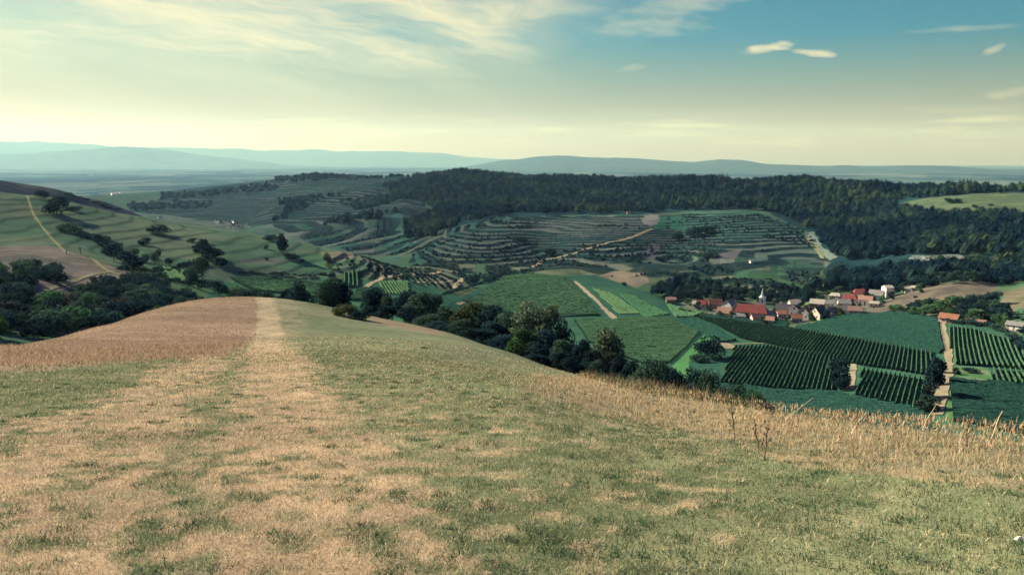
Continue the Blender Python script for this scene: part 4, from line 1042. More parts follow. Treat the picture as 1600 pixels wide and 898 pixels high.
def house(px, base, wpx, h, d, rise, ang, wall, roof, label, hip=0.0, name='house', cat='house', group='houses of the valley village', chimney=True, win=3, rmin=300, dist=None, detail=True):
    x, y, z = hit(px, base, rmin); a = math.atan2(x, y); R = math.hypot(x, y); w = wpx * R / F * .9
    if group == 'houses of the valley village': h = h * 1.1 + .7
    t = empty(name, (x, y, z), -a + math.radians(ang)); tag(t, label, cat, group)
    m = MB(); m.box(-w / 2, w / 2, -d / 2, d / 2, -2.5, h)
    if hip <= 0:
        for s in (-1, 1):
            g = [(s * w / 2, -d / 2, h), (s * w / 2, d / 2, h), (s * w / 2, 0, h + rise - .02)]
            m.poly(g if s > 0 else g[::-1])
    obj('wall', m.mesh('wall', WALL[wall]), t)
    rf = obj('roof', gable_roof(w, d, h, rise, hip * w if hip < 1 else hip).mesh('roof', ROOF[roof]), t)
    if not detail: return t, w
    if chimney:
        cx = w * .2; obj('chimney', MB().box(cx - .3, cx + .3, .5, 1.1, h + rise * .5, h + rise + .9).mesh('chimney', ROOF['brown']), rf)
    def window(cx, cz, face):
        ww, hh = .55, .65; m1, m2 = MB(), MB()
        if face == 0:
            m1.box(cx - ww - .12, cx + ww + .12, -d / 2 - .05, -d / 2 + .02, cz - hh - .12, cz + hh + .12); m2.box(cx - ww, cx + ww, -d / 2 - .08, -d / 2 - .052, cz - hh, cz + hh)
        else:
            s = face; X = s * w / 2
            m1.box(min(X - s * .02, X + s * .05), max(X - s * .02, X + s * .05), cx - ww - .12, cx + ww + .12, cz - hh - .12, cz + hh + .12); m2.box(min(X + s * .052, X + s * .08), max(X + s * .052, X + s * .08), cx - ww, cx + ww, cz - hh, cz + hh)
        f_ = obj('window', m1.mesh('window', M_frame), t); obj('pane', m2.mesh('pane', M_glass), f_)
    for k in range(win): window(-w / 2 + w * (k + .5) / win, h * .55, 0)
    for s in (-1, 1):
        if d > 5:
            for q in (-.22, .22): window(d * q, h * .5, s)
        if hip <= 0 and rise > 2.2: window(0, h + rise * .3, s)
    if win > 1: obj('door', MB().box(-.5, .5, -d / 2 - .07, -d / 2 - .01, -.4, 1.75).mesh('door', M_door), t)
    return t, w
for a_ in [
 (1048, 474, 16, 2.6, 6, 1.6, 8, 'wood', 'brown', 'brown wooden shed at the left end of the village under trees'),
 (1086, 480, 9, 2.4, 6, 1.8, 0, 'beige', 'pale', 'small pale roofed cottage at the left end of the village'),
 (1096, 482, 15, 2.8, 7, 2.6, -6, 'beige', 'wine', 'cottage with dark wine red roof left of the orange roofed house'),
 (1116, 482, 23, 3.0, 8, 3.6, 18, 'wood', 'orange', 'barn with wide bright orange roof at the left of the village'),
 (1139, 484, 20, 3.4, 8, 3.6, 62, 'grey', 'grey', 'tall grey roofed house behind the brown barn, left of the church'),
 (1132, 495, 23, 2.6, 9, 3.4, -12, 'dim', 'brown', 'barn with broad brown roof left of the church front'),
 (1155, 500, 19, 2.2, 6, 1.7, 4, 'grey', 'grey', 'low grey roofed outbuilding in front of the church'),
 (1180, 503, 14, 2.6, 5, 2.2, 24, 'pink', 'pinkish', 'small pinkish roofed house right below the church wall'),
 (1200, 506, 19, 2.0, 6, 2.2, -6, 'wood', 'pinkish', 'long low shed with faded tile roof at the vineyard edge'),
 (1206, 499, 10, 2.8, 6, 2.4, 78, 'yellow', 'brown', 'little house with bright yellow gable right of the church'),
 (1221, 497, 14, 2.8, 6, 2.0, 10, 'beige', 'orange', 'small orange brown roofed house between yellow gable and dark roof'),
 (1224, 490, 24, 3.0, 8, 3.4, -4, 'dim', 'dark', 'large house with dark slate roof right of the church'),
 (1241, 482, 17, 2.8, 8, 3.0, 20, 'white', 'pale', 'pale roofed house behind the white gable house'),
 (1241, 495, 12, 4.4, 8, 2.8, 84, 'white', 'dark', 'white house showing a gable with rows of dark windows'),
 (1257, 499, 13, 4.2, 8, 4.2, 68, 'dim', 'orange', 'bluish gabled house with steep orange roof'),
 (1244, 503, 17, 2.2, 6, 2.6, 8, 'pink', 'orange', 'low orange roofed house at the vineyard edge in front of white gable'),
 (1277, 481, 22, 2.8, 8, 2.8, -8, 'wood', 'pale', 'long pale roofed barn in the middle of the village'),
 (1278, 499, 18, 3.6, 9, 4.6, 52, 'beige', 'dark', 'house with steep dark roof and lit sloping pale verge'),
 (1294, 497, 12, 3.0, 7, 3.2, 72, 'dim', 'grey', 'grey gabled house beside the steep dark roof'),
 (1302, 493, 12, 2.2, 6, 2.8, 40, 'wood', 'orange', 'small shed with pointed orange roof at the edge of the dark vineyard'),
 (1319, 491, 19, 2.4, 8, 2.6, -5, 'dim', 'dark', 'low dark grey roofed house beside the pointed orange shed'),
 (1318, 484, 18, 4.2, 8, 2.6, 12, 'white', 'grey', 'white house with balcony band in the middle of the upper village'),
 (1308, 477, 9, 3.2, 6, 2.0, 78, 'white', 'grey', 'small bright white house left of the red roofed house'),
 (1327, 473, 22, 2.6, 9, 3.4, -4, 'dim', 'red', 'house with broad bright red hipped roof in the upper village'),
 (1343, 466, 21, 3.0, 8, 3.2, 14, 'white', 'red', 'red roofed house with white gable above the red hipped roof'),
 (1352, 477, 20, 3.4, 8, 2.4, -6, 'white', 'pinkish', 'brownish roofed house with white balcony under the upper red roof'),
 (1369, 468, 21, 3.0, 9, 3.4, -12, 'white', 'grey', 'grey roofed house with bright white corner at the upper village end'),
 (1386, 464, 12, 6.4, 8, 1.6, 26, 'white', 'pale', 'tall white block house at the upper village end'),
 (1418, 456, 9, 2.4, 6, 1.4, 10, 'grey', 'pale', 'first pale hut at the wood edge above the brown hill'),
 (1428, 455, 7, 2.0, 5, 1.2, -10, 'grey', 'pale', 'smaller second pale hut at the wood edge above the brown hill'),
 (1305, 468, 18, 2.4, 7, 1.8, -14, 'grey', 'pale', 'pale roofed house on the lane left of the red hipped roof'),
 (1296, 480, 14, 2.6, 7, 2.2, 6, 'white', 'grey', 'grey roofed house behind the steep dark roofed one'),
 (1335, 491, 20, 2.4, 8, 2.6, 4, 'dim', 'brown', 'house with dull purple brown roof at the corner of the dark vineyard'),
 (1365, 480, 14, 2.2, 6, 1.4, 0, 'cream', 'pale', 'low cream garage below the brownish roofed house'),
]:
    wood_ = a_[7] == 'wood'
    nm, ct = ('barn', 'barn') if ('barn' in a_[9] or 'shed' in a_[9]) else ('house', 'house')
    if 'garage' in a_[9]: nm, ct = 'garage', 'garage'
    house(*a_[:9], a_[9], hip=(.22 if 'hipped' in a_[9] else 0), name=nm, cat=ct, win=0 if nm == 'barn' else (3 if a_[2] > 15 else 2), chimney=nm == 'house')
house(1483, 503, 26, 2.6, 8, 2.4, -14, 'pink', 'orange', 'long farm shed with bright orange roof at the top of the farm road', name='barn', cat='barn', group='farm sheds', win=2, chimney=False)
house(1525, 507, 26, 1.8, 5, 1.0, -10, 'dim', 'brown', 'low brown roofed shed half hidden behind the roadside hedge', name='barn', cat='barn', group='farm sheds', win=0, chimney=False)
hs, _w = house(1586, 516, 22, 3.0, 8, 1.6, -12, 'dim', 'grey', 'grey shed with two white doors at the far end of the hedge', name='barn', cat='barn', group='farm sheds', win=0, chimney=False)
for q in (-1.2, 1.6): obj('door', MB().box(q - .9, q + .9, -4.08, -4.005, .2, 2.4).mesh('door', WALL['white']), hs)
house(1597, 296, 15, 4.0, 9, 4.0, 8, 'cream', 'orange', 'orange roofed house on the ridge at the edge of the forest', group='hillside buildings', rmin=1200)
house(1174, 411, 6, 2.0, 4, 1.4, 30, 'cream', 'pale', 'tiny yellow vineyard hut on the terraces above the village', name='hut', cat='hut', group='hillside buildings', win=1, chimney=False)
house(982, 334, 6, 2.6, 6, 2, 10, 'dim', 'dark', 'tiny dark hut at the top edge of the terraced hill', name='hut', cat='hut', group='hillside buildings', win=1, chimney=False, rmin=700)

# church: nave > windows, roof; tower with belfry openings, spire and cross
x, y, z = hit(1173, 499, 400); a = math.atan2(x, y); R = math.hypot(x, y); cw, cd_, ch, cr = 48 * R / F, 9.5, 5.8, 5.0
ct = empty('church', (x, y, z), -a + math.radians(-5)); tag(ct, 'church with long red roof and slim pale spire in the village centre', 'church')
m = MB().box(-cw / 2, cw / 2, -cd_ / 2, cd_ / 2, -3, ch); m.poly([(-cw / 2, cd_ / 2, ch), (-cw / 2, -cd_ / 2, ch), (-cw / 2, 0, ch + cr * .96)])
obj('wall', m.mesh('wall', WALL['beige']), ct)
m = MB().box(-cw / 2 - .25, -cw / 2 - .003, -cd_ / 2 - .1, cd_ / 2 + .1, -3, ch); m.poly([(-cw / 2 - .25, cd_ / 2 + .1, ch), (-cw / 2 - .25, -cd_ / 2 - .1, ch), (-cw / 2 - .25, 0, ch + cr * .93)])
obj('front_wall', m.mesh('front_wall', WALL['yellow']), ct)  # sunlight on the west end put into its yellower wall colour
rm = gable_roof(cw, cd_, ch, cr, 2.6, .4); obj('roof', rm.mesh('roof', ROOF['red']), ct)
for k in range(5):
    wx = -cw / 2 + cw * (k + .7) / 5.4; wm = MB(); n_ = 8
    pts = [(wx - .55, -cd_ / 2 - .06, 1.4), (wx + .55, -cd_ / 2 - .06, 1.4)] + [(wx + .55 * math.cos(math.pi * i / n_), -cd_ / 2 - .06, 3.6 + .55 * math.sin(math.pi * i / n_)) for i in range(n_ + 1)]
    wm.poly(pts); wm.box(wx - .7, wx + .7, -cd_ / 2 - .1, -cd_ / 2 - .004, 1.2, 1.38); obj('window', wm.mesh('window', M_glass), ct)
obj('apse', MB().tube((cw / 2 - .2, 0, -3), (cw / 2 - .2, 0, ch - .8), 4.0, 4.0, 12).mesh('apse', WALL['grey']), ct)
obj('apse_roof', MB().tube((cw / 2 - .2, 0, ch - .78), (cw / 2 - .2, 0, ch + 2.6), 4.3, .15, 12).mesh('apse_roof', ROOF['grey']), ct)
tx, ty, tw = cw / 2 - 4.2, cd_ / 2 - .9, 2.1
tower = obj('tower', MB().box(tx - tw, tx + tw, ty - tw, ty + tw, -3, 15.6).mesh('tower', WALL['white']), ct)
for (cx, cy_) in ((tx, ty - tw), (tx - tw, ty), (tx + tw, ty)):
    m = MB()
    if cx == tx: m.box(tx - .5, tx + .5, cy_ - .06, cy_ - .004, 12.2, 14.4)
    elif cx < tx: m.box(cx - .06, cx - .004, ty - .5, ty + .5, 12.2, 14.4)
    else: m.box(cx + .004, cx + .06, ty - .5, ty + .5, 12.2, 14.4)
    obj('belfry_opening', m.mesh('belfry_opening', M_glass), tower)
obj('cornice', MB().box(tx - tw - .2, tx + tw + .2, ty - tw - .2, ty + tw + .2, 15.603, 15.9).mesh('cornice', WALL['white']), tower)
sp = MB(); sp.tube((tx, ty, 15.903), (tx, ty, 17.3), 2.5, 1.25, 8); sp.tube((tx, ty, 17.3), (tx, ty, 22.6), 1.25, .1, 8)
obj('spire', sp.mesh('spire', M_metal), ct)
obj('cross', MB().box(tx - .07, tx + .07, ty - .07, ty + .07, 22.4, 24.4).box(tx - .5, tx - .073, ty - .07, ty + .07, 23.5, 23.66).box(tx + .073, tx + .5, ty - .07, ty + .07, 23.5, 23.66).mesh('cross', M_metal), ct)

# far village in the gap of the hills, and buildings out on the plain
rv = random.Random(5)
for k in range(26):
    px = 336 + 46 * rv.random() ** .9; base = 348 + (px - 336) * .16 + rv.uniform(-4, 5)
    house(px, base, rv.uniform(2.6, 4.8), rv.uniform(3, 5), rv.uniform(7, 10), rv.uniform(2.5, 4), rv.choice([0, 15, -20, 80, 60]), rv.choice(['white', 'white', 'cream', 'grey']), rv.choice(['grey', 'dark', 'brown', 'pale', 'dark']),
          'tiny pale house of the distant village in the gap between the hills', group='houses of the distant village', rmin=1250, detail=False)
for (px, base, w, lab) in [(178, 305, 7, 'white hall building in the hazy plain beyond the dark hill'), (142, 274, 5, 'far white hall building out on the hazy plain'), (188, 303, 4, 'small white building beside the white hall in the plain'), (250, 341, 7, 'flat white building just behind the grass hill crest')]:
    house(px, base, w, 6 if px < 245 else 2.5, 22 if px < 245 else 6, 2, 10, 'white', 'pale', lab, name='hall', cat='building', group='buildings beyond the hills', rmin=1250, detail=False)
print('houses', time.time() - T0)
# ------------------------------------------------------------------ grass of the near hill
def blades(x, y, h, w, lean, colr, seed, two=True, az_bias=None, tipw=.12):
    """flat tapering blades: root, bend, tip; lean in radians from upright"""
    r = np.random.default_rng(seed); n = len(x)
    a = r.uniform(0, 2 * np.pi, n) if az_bias is None else r.normal(az_bias, .9, n)
    z = height(x, y) - .01
    dx, dy = np.cos(a), np.sin(a); b = r.uniform(0, 2 * np.pi, n); wx, wy = np.cos(b) * w / 2, np.sin(b) * w / 2
    root = np.stack([x, y, z], 1); wv = np.stack([wx, wy, np.zeros(n)], 1)
    l1 = lean * .55; l2 = np.minimum(lean * 1.35, 1.52)
    mid = root + np.stack([dx * np.sin(l1), dy * np.sin(l1), np.cos(l1)], 1) * (h * .55)[:, None]
    tip = mid + np.stack([dx * np.sin(l2), dy * np.sin(l2), np.cos(l2)], 1) * (h * .5)[:, None]
    V = np.stack([root - wv, root + wv, mid + wv * .8, mid - wv * .8, tip], 1).reshape(-1, 3)
    k = (np.arange(n) * 5)[:, None, None]
    Fq = (np.array([[0, 1, 2], [0, 2, 3], [3, 2, 4]])[None] + k).reshape(-1, 3)
    return V, Fq, np.repeat(colr, 5, 0)
M_grass = vcol_mat('grass_blades', 0, (), .25)
def polar(n, r0, r1, seed, p=0.0):
    """random points, density falling as 1/r^(2-p)... p = 0 is even in the picture's bearing and log distance"""
    r = np.random.default_rng(seed); a = r.uniform(-.72, .80, n); u = r.random(n)
    R = r0 * (r1 / r0) ** u if p == 0 else (r0 ** p + (r1 ** p - r0 ** p) * u) ** (1 / p)
    return R * np.sin(a), R * np.cos(a), R, r
V_, F_, C_ = [], [], []; base_i = 0
def add(V, Fq, c):
    global base_i
    V_.append(V); F_.append(Fq + base_i); C_.append(c); base_i += len(V)
STRAWS = np.array([(.54, .44, .275), (.46, .36, .22), (.40, .30, .19), (.64, .55, .37), (.33, .25, .165)])
GREENS = np.array([(.115, .165, .075), (.17, .21, .10), (.085, .14, .07), (.25, .26, .135), (.06, .10, .06)])
for (n, r0, r1, p) in ((285000, 2.6, 13, .35), (240000, 12, 42, .35), (58000, 38, 70, .3)):
    x, y, R, r = polar(n, r0, r1, int(r0), p)
    px, py = project(x, y, height(x, y))
    gold = in_poly(px, py, GOLDP) & (R > 7); red = in_poly(px, py, REDP) & (R > 30)
    d = dryness(x, y, height(x, y)); tuft = fbm(x / .35, y / .35, 3, 161); big = fbm(x / 1.4, y / 1.4, 3, 162)
    keep = ~(red & in_poly(px, py + 9, REDP)) & (r.random(n) < np.where(d > .6, .75, .55 + .9 * (tuft - .3))) & ~(gold & (r.random(n) < .5))
    x, y, R, d, tuft, big = [q[keep] for q in (x, y, R, d, tuft, big)]; n = len(x)
    dry = r.random(n) < np.clip(d * 1.25 - .04, .12, .94)
    cols = np.where(dry[:, None], STRAWS[r.integers(0, 5, n)], GREENS[r.integers(0, 5, n)]) * r.uniform(.7, 1.2, (n, 1))
    lush = np.clip((tuft - .45) * 3, 0, 1)
    h = np.where(dry, r.uniform(.035, .10, n), r.uniform(.03, .065, n) + .035 * lush * (big > .42))
    lean = np.where(dry, r.uniform(.7, 1.5, n), r.uniform(.3, 1.35, n))
    w = np.maximum(np.where(dry, .0035, .005) * r.uniform(.7, 1.5, n), R * .00055 * r.uniform(.8, 1.5, n))
    h = h * (1 + np.clip(R - 12, 0, 40) / 45)
    add(*blades(x, y, h, w, lean, cols, int(r0) + 50))
# broad leaved tufts that stand out darker in the turf
cx, cy_, cR, r = polar(700, 3, 26, 99, .5)
k = dryness(cx, cy_, height(cx, cy_)) < .75; cx, cy_, cR = cx[k], cy_[k], cR[k]
m = 46; X = np.repeat(cx, m) + r.normal(0, .055, len(cx) * m); Y = np.repeat(cy_, m) + r.normal(0, .07, len(cx) * m); RR = np.repeat(cR, m)
add(*blades(X, Y, r.uniform(.04, .085, len(X)), np.maximum(.008, RR * .0007), r.uniform(.5, 1.4, len(X)), np.array([(.055, .10, .05)]) * r.uniform(.6, 1.5, (len(X), 1)), 77))
tag(obj('grass', np_mesh('grass', np.concatenate(V_), np.concatenate(F_), M_grass, np.concatenate(C_))), 'short dry and green turf of the mown hilltop', 'grass', None, 'stuff')
V_, F_, C_ = [], [], []; base_i = 0
# tall golden grass on the right edge of the hill
for (n, h0, h1, lean0, lean1, wmin, pal, seed) in ((150000, .05, .19, .3, 1.45, .00055, np.array([(.44, .34, .20), (.36, .28, .165), (.52, .41, .25), (.25, .21, .12), (.19, .2, .11), (.16, .18, .10)]), 201),
                                                   (30000, .12, .38, .1, 1.3, .00040, np.array([(.56, .45, .28), (.48, .38, .24), (.64, .54, .35), (.40, .32, .20)]), 202)):
    x, y, R, r = polar(n, 7.5, 62, seed, .3)
    px, py = project(x, y, height(x, y)); e_ = (fbm(x / 1.2, y / 1.2, 3, 171) - .5)
    k = in_poly(px + e_ * 80 + r.normal(0, 14, len(x)), py + e_ * 150 + r.normal(0, 14, len(x)), GOLDP); x, y, R = x[k], y[k], R[k]; n = len(x)
    cl = fbm(x / .7, y / .7, 3, 172)
    edge_ = sstep(7, 15, R)
    rc = np.interp(project(x, y, height(x, y))[0], [c[0] for c in crest], [c[2] for c in crest]); near_top = sstep(.62, .95, R / rc)
    kk = r.random(n) > .62 * near_top; x, y, R, cl, edge_, near_top = [q[kk] for q in (x, y, R, cl, edge_, near_top)]; n = len(x)
    h = r.uniform(h0, h1, n) ** 1.0 * (.35 + 1.3 * cl) * (.7 + .3 * edge_) * (1 - .35 * near_top)
    add(*blades(x, y, h, np.maximum(.0028, R * wmin) * r.uniform(.7, 1.4, n), r.uniform(lean0, lean1, n), pal[r.integers(0, len(pal), n)] * r.uniform(.75, 1.2, (n, 1)), seed + 9, az_bias=None))
# feathery seed heads
x, y, R, r = polar(16000, 8, 60, 211, .3); px, py = project(x, y, height(x, y)); k = in_poly(px, py, GOLDP); x, y, R = x[k], y[k], R[k]; n = len(x)
z0 = height(x, y)
add(*(lambda q: (q[0] + np.repeat(np.stack([0 * x, 0 * x, r.uniform(.14, .34, n)], 1), 5, 0), q[1], q[2]))(blades(x, y, r.uniform(.06, .14, n), np.maximum(.008, R * .0011), r.uniform(.1, .9, n), np.array([(.5, .35, .2)]) * r.uniform(.6, 1.2, (n, 1)), 212)))
tag(obj('tall_grass', np_mesh('tall_grass', np.concatenate(V_), np.concatenate(F_), M_grass, np.concatenate(C_))), 'tall golden dry grass along the right edge of the hill', 'grass', None, 'stuff')
V_, F_, C_ = [], [], []; base_i = 0
# uncut reddish grass left of the path
x, y, R, r = polar(260000, 32, 135, 221, .5); px, py = project(x, y, height(x, y)); e_ = (fbm(x / 3, y / 3, 3, 173) - .5)
k = in_poly(px + e_ * 46 + r.normal(0, 3, len(x)), py + e_ * 18 + r.normal(0, 2, len(x)), REDP); x, y, R = x[k], y[k], R[k]; n = len(x)
st = fbm(x / 9, y / 2.2, 3, 68)[:, None]
pal = np.array([(.30, .22, .145), (.245, .178, .115), (.355, .27, .18), (.275, .205, .13)])
add(*blades(x, y, r.uniform(.05, .16, n) * np.where(R < 52, 1.6, .8), R * .0007 * r.uniform(.7, 1.4, n), r.uniform(.1, .9, n), pal[r.integers(0, 4, n)] * (.92 + .16 * st) * r.uniform(.85, 1.15, (n, 1)), 222))
tag(obj('tall_grass', np_mesh('tall_grass', np.concatenate(V_), np.concatenate(F_), M_grass, np.concatenate(C_))), 'uncut reddish brown grass left of the grass path', 'grass', None, 'stuff')
V_, F_, C_ = [], [], []; base_i = 0
# weeds behind the crest on the right, in front of the vineyards
x, y, R, r = polar(60000, 20, 80, 231, .6); px, py = project(x, y, height(x, y))
k = in_poly(px, py, [(850, 570), (1000, 588), (1150, 604), (1350, 630), (1650, 665), (1650, 690), (1300, 655), (1000, 615)]) ; x, y, R = x[k], y[k], R[k]; n = len(x)
pal = np.array([(.10, .15, .07), (.07, .11, .055), (.22, .17, .10), (.16, .09, .06)])
cl = fbm(x / 2.5, y / 2.5, 3, 174)
add(*blades(x, y, r.uniform(.2, .7, n) * (.4 + 1.2 * cl), R * .0009 * r.uniform(.7, 1.5, n), r.uniform(.05, .6, n), pal[np.clip((cl * 5 - .6 + r.normal(0, .6, n)).astype(int), 0, 3)] * r.uniform(.7, 1.2, (n, 1)), 232))
tag(obj('weeds', np_mesh('weeds', np.concatenate(V_), np.concatenate(F_), M_grass, np.concatenate(C_))), 'green and reddish weeds behind the golden grass at the slope edge', 'weeds', None, 'stuff')

# single dry stalks, a stone, tufts, posts
M_stalk = plain_mat('dry_stalk', (.07, .05, .04), .9, .3, 20)
M_stalk_pale = plain_mat('pale_stalk', (.55, .44, .26), .9, .2, 20)
def stalk(px, base, hpx, lean, label, seed, mat, branchy=True, rmin=8):
    x, y, z = hit(px, base, rmin, 100); R = math.hypot(x, y); h = hpx * R / F * 1.02; r = random.Random(seed); m = MB()
    pts = [(lean * h * (k / 6) ** 1.3 + r.uniform(-.01, .01), r.uniform(-.015, .015), h * k / 6 - .02) for k in range(7)]
    for k in range(6): m.tube(pts[k], pts[k + 1], .010 - .001 * k, .009 - .001 * k, 5)
    if branchy:
        for k in range(9):
            q = pts[2 + k % 5]; a = r.uniform(0, 6.28); l = r.uniform(.04, .12) * h
            e = (q[0] + math.cos(a) * l, q[1] + math.sin(a) * l, q[2] + l * 1.1); m.tube(q, e, .005, .003, 4); m.tube(e, (e[0], e[1], e[2] + .03), .012, .008, 5)
    tag(obj('dry_stalk', m.mesh('dry_stalk', mat), None, (x, y, z)), label, 'dry stalk', 'single dry stalks in the golden grass')
stalk(1148, 690, 66, -.14, 'tall dark stalk leaning left in the golden grass, below the ragged shrubs', 1, M_stalk, True)
stalk(1195, 720, 58, .02, 'dark branching stalk at the lower edge of the golden grass', 2, M_stalk)
stalk(1186, 700, 42, -.25, 'thin dark stalk leaning away from the branching one', 3, M_stalk)
stalk(1510, 700, 46, .03, 'dark upright stalk before the nearly black vineyard', 4, M_stalk)
stalk(1330, 678, 36, .55, 'pale stalk slanting right in the golden grass', 5, M_stalk_pale, False)
stalk(1546, 702, 56, .22, 'pale stalk bending right near the frame edge', 6, M_stalk_pale, False)
stalk(1440, 668, 40, .45, 'pale stalk slanting right below the small vine plot', 7, M_stalk_pale, False)
stalk(1230, 655, 34, 1.1, 'pale stalk lying almost flat on the golden grass', 8, M_stalk_pale, False)
x, y, z = hit(1197, 655, 8, 60); V, Fq = crown_data(5, 260, lobes_for('shrub', 3), .07); V = V * np.array([.42, .42, .34])
tag(obj('seed_head', np_mesh('seed_head', V, Fq, LEAF['purple']), None, (x, y, z + .1)), 'round brown dried flower head in the golden grass', 'dried plant')
x, y, z = hit(1592, 846, 2.5, 30); m = MB(); rs = random.Random(4)
ring = [[(math.cos(t * math.pi / 4) * (.032 - .011 * k) * rs.uniform(.8, 1.2), math.sin(t * math.pi / 4) * (.02 - .006 * k) * rs.uniform(.8, 1.2), -.01 + .012 * k) for t in range(8)] for k in range(3)]
for k in range(2):
    for t in range(8): m.poly([ring[k][t], ring[k][(t + 1) % 8], ring[k + 1][(t + 1) % 8], ring[k + 1][t]])
m.poly(ring[2]); tag(obj('stone', m.mesh('stone', plain_mat('pale_stone', (.6, .5, .42), .8, .2, 30)), None, (x, y, z + .02)), 'small pale stone lying in the turf at the right', 'stone')
for (px, py, w, lab) in [(665, 546, 14, 'dark weed tuft alone on the smooth part of the meadow'), (247, 540, 7, 'tiny dark tuft in the reddish grass')]:
    x, y, z = hit(px, py, 30, 140); R = math.hypot(x, y); V, Fq = crown_data(9, 220, lobes_for('shrub', 4), .08); V = V * np.array([w, w * .6, w * .28]) * R / F
    tag(obj('weed_tuft', np_mesh('weed_tuft', V, Fq, LEAF['dark']), None, (x, y, z)), lab, 'weed')
M_post = plain_mat('weathered_wood', (.10, .085, .07), .9, .3, 3)
x, y, z = hit(126, 398, 300); R = math.hypot(x, y); p = 11 * R / F
t = empty('signpost', (x, y, z), 0); tag(t, 'wooden signpost with crossboard on the brown shoulder beside the path', 'signpost')
obj('post', MB().box(-.11, .11, -.11, .11, -.3, p).mesh('post', M_post), t)
obj('board', MB().box(-.55, .55, -.19, -.113, p * .68, p * .86).mesh('board', M_post), t)
x, y, z = hit(104, 398, 300); tag(obj('wooden_post', MB().box(-.14, .14, -.14, .14, -.3, 2.3).box(-.18, .18, -.18, .18, 2.303, 2.42).mesh('wooden_post', M_post), None, (x, y, z)), 'plain wooden post where two paths meet on the shoulder', 'post')
print('grass', time.time() - T0)
# ------------------------------------------------------------------ sun, sky, air
SUN_AZ, SUN_EL = math.radians(-60), math.radians(30)     # bearing from +Y, elevation
sd = bpy.data.lights.new('sun', 'SUN'); sd.energy = SUN_E; sd.angle = math.radians(.5); sd.color = (1.0, .90, .73)
sun = link(bpy.data.objects.new('sun', sd))
from mathutils import Vector
dirv = Vector((math.sin(SUN_AZ) * math.cos(SUN_EL), math.cos(SUN_AZ) * math.cos(SUN_EL), math.sin(SUN_EL)))
sun.rotation_euler = dirv.to_track_quat('Z', 'Y').to_euler()
sun.location = dirv * 600

world = bpy.data.worlds.new('World'); scene.world = world; world.use_nodes = True
nt = world.node_tree; nt.nodes.clear()
wo = nt.nodes.new('ShaderNodeOutputWorld')
sky = nt.nodes.new('ShaderNodeTexSky'); sky.sky_type = 'NISHITA'; sky.sun_disc = False
sky.sun_elevation = SUN_EL; sky.sun_rotation = SUN_AZ
sky.altitude = 400; sky.air_density = 1.0; sky.dust_density = 1.5; sky.ozone_density = 1.5
tc = nt.nodes.new('ShaderNodeTexCoord')
sep = node(nt, 'ShaderNodeSeparateXYZ', inp={0: tc.outputs['Generated']})
SX, SY, SZ = sep.outputs
AZ = math_n(nt, 'ARCTAN2', SX, SY)
# tint: cream towards the horizon and the sun's side, teal higher up, deep blue overhead, out of view, to turn the shade blue
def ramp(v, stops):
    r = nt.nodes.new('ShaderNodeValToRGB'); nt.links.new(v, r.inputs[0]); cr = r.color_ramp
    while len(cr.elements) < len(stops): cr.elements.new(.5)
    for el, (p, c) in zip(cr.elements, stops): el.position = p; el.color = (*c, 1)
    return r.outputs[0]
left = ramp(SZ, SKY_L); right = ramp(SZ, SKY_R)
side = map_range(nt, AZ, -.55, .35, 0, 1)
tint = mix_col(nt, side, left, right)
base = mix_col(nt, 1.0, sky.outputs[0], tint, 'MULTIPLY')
# cirrus: streaks in bearing/elevation, tilted like the fan in the upper left
def combine(x, y, z=0.0):
    return node(nt, 'ShaderNodeCombineXYZ', inp={0: x, 1: y, 2: z}).outputs[0]
def lin(a, b, c): return math_n(nt, 'ADD', math_n(nt, 'ADD', math_n(nt, 'MULTIPLY', AZ, a), math_n(nt, 'MULTIPLY', SZ, b)), c)
warp = noise_n(nt, combine(lin(3, 0, 0), lin(0, 9, 0)), 1.3, 3)
st_u = lin(2.2, -2.0, 0); st_v = math_n(nt, 'ADD', lin(3.2, 17, 0), math_n(nt, 'MULTIPLY', warp, 1.5))
n_a = noise_n(nt, combine(st_u, st_v), 1.2, 7, .62)
n_b = noise_n(nt, combine(lin(5, -3, 3), math_n(nt, 'ADD', lin(9, 60, 0), math_n(nt, 'MULTIPLY', warp, 4))), 1.0, 5, .6)
m_el = math_n(nt, 'MULTIPLY', map_range(nt, SZ, .075, .125, 0, 1), map_range(nt, SZ, .5, .22, 0, 1))
edge = lin(1.0, -1.15, 0.045)                      # right limit of the fan, further right higher up
m_az = map_range(nt, edge, -.02, -.16, 0, 1)
cir = math_n(nt, 'ADD', math_n(nt, 'MULTIPLY', n_a, .75), math_n(nt, 'MULTIPLY', n_b, .25))
cir = map_range(nt, cir, .37, .59, 0, 1)
cir = math_n(nt, 'MULTIPLY', math_n(nt, 'MULTIPLY', cir, m_el), m_az)
veil = math_n(nt, 'MULTIPLY', math_n(nt, 'MULTIPLY', map_range(nt, noise_n(nt, combine(lin(3, 2, 0), lin(3, 14, 0)), .9, 4), .35, .62, 0, .42), map_range(nt, SZ, .04, .09, 0, 1)), map_range(nt, edge, .06, -.2, 0, 1))
cir = math_n(nt, 'MAXIMUM', math_n(nt, 'MULTIPLY', cir, 1.0), veil)
def px_dir(px, py):
    u = (px - 800) / F; v = (449 - py) / F; d = Vector((u, CP + v * SP, -SP + v * CP)).normalized()
    return math.atan2(d.x, d.y), d.z
fine = noise_n(nt, combine(lin(16, -10, 0), lin(8, 60, 0)), 1.6, 5, .6)
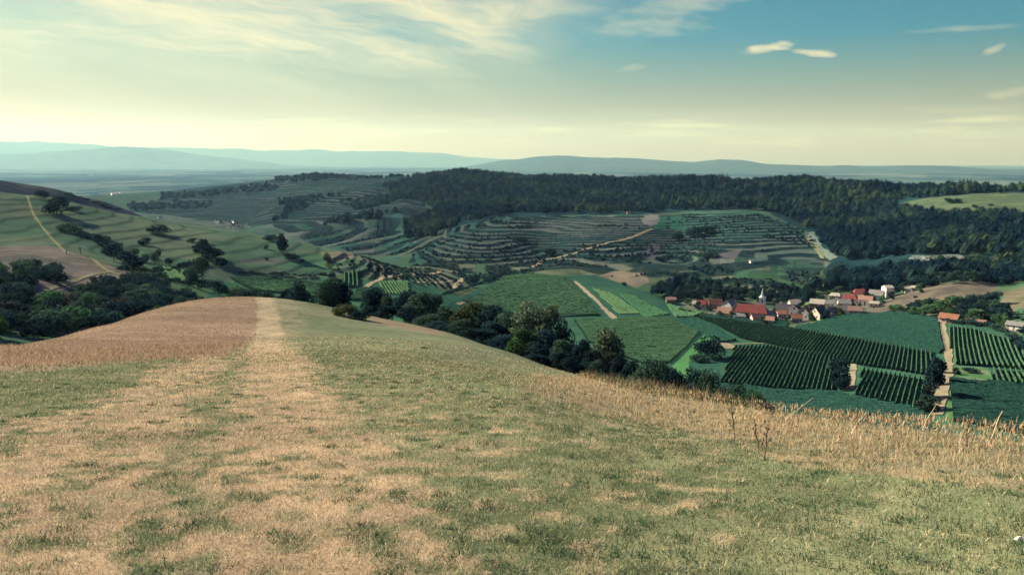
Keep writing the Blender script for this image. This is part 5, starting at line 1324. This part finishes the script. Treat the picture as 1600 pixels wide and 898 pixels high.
def blob(px, py, wx, wy, tilt=0.0, soft_=.5):
    a0, z0 = px_dir(px, py)
    da = math_n(nt, 'SUBTRACT', AZ, a0); dz = math_n(nt, 'SUBTRACT', math_n(nt, 'SUBTRACT', SZ, z0), math_n(nt, 'MULTIPLY', da, tilt))
    q = math_n(nt, 'ADD', math_n(nt, 'POWER', math_n(nt, 'DIVIDE', da, wx / F), 2), math_n(nt, 'POWER', math_n(nt, 'DIVIDE', dz, wy / F), 2))
    g = math_n(nt, 'SUBTRACT', 1.0, q)
    g = math_n(nt, 'ADD', g, math_n(nt, 'MULTIPLY', math_n(nt, 'SUBTRACT', fine, .5), 2.6))
    return map_range(nt, g, .1, .1 + soft_, 0, 1)
cl = cir
for (px, py, wx, wy, tilt, so, am) in [(1204, 74, 48, 8, .1, .9, .9), (1275, 84, 32, 7, -.15, .9, .85), (1552, 78, 16, 7, .4, 1.2, .5), (1010, 40, 95, 22, .0, 2.2, .7), (1060, 10, 120, 18, .1, 2.2, .7),
                                       (990, 106, 28, 7, .2, 1.5, .35), (1580, 146, 40, 8, .1, 1.5, .5), (1500, 46, 80, 5, 0, 1.5, .3), (735, 88, 18, 7, .4, 1.2, .5)]:
    bl = math_n(nt, 'MULTIPLY', blob(px, py, wx, wy, tilt, so), am)
    cl = math_n(nt, 'MAXIMUM', cl, bl)
# long low cloud banks above the horizon
lown = noise_n(nt, combine(lin(7, 0, 0), lin(0, 75, 0)), 1.0, 5, .6)
lo = map_range(nt, lown, .5, .66, 0, .55)
lo = math_n(nt, 'MULTIPLY', lo, math_n(nt, 'MULTIPLY', map_range(nt, SZ, .012, .028, 0, 1), map_range(nt, SZ, .06, .042, 0, 1)))
cl = math_n(nt, 'MAXIMUM', cl, lo)
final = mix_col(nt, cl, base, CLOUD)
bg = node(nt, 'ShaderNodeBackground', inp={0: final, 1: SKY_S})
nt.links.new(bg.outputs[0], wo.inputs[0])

# air
hz = MB().box(-56000, 56000, -56000, 56000, PLAIN - 14, 2050)
m, hnt, hout = new_mat('air')
pv = hnt.nodes.new('ShaderNodeVolumePrincipled')
pv.inputs['Color'].default_value = (*HAZE_C, 1); pv.inputs['Density'].default_value = HAZE_D; pv.inputs['Anisotropy'].default_value = .25; pv.inputs['Absorption Color'].default_value = (1, 1, 0, 1)
hnt.links.new(pv.outputs[0], hout.inputs['Volume'])
tag(obj('haze', hz.mesh('haze', m)), kind='stuff')

vs = scene.view_settings
vs.view_transform = 'Standard'; vs.look = 'None'; vs.gamma = 1.0; vs.use_curve_mapping = False; vs.exposure = EXPOSURE
scene.render.engine = 'CYCLES'
cy = scene.cycles
cy.max_bounces = 4; cy.diffuse_bounces = 2; cy.glossy_bounces = 1; cy.transmission_bounces = 2; cy.volume_bounces = 0; cy.transparent_max_bounces = 4
cy.use_denoising = True; cy.denoiser = 'OPENIMAGEDENOISE'
cy.sample_clamp_indirect = 4.0
print('done', time.time() - T0)
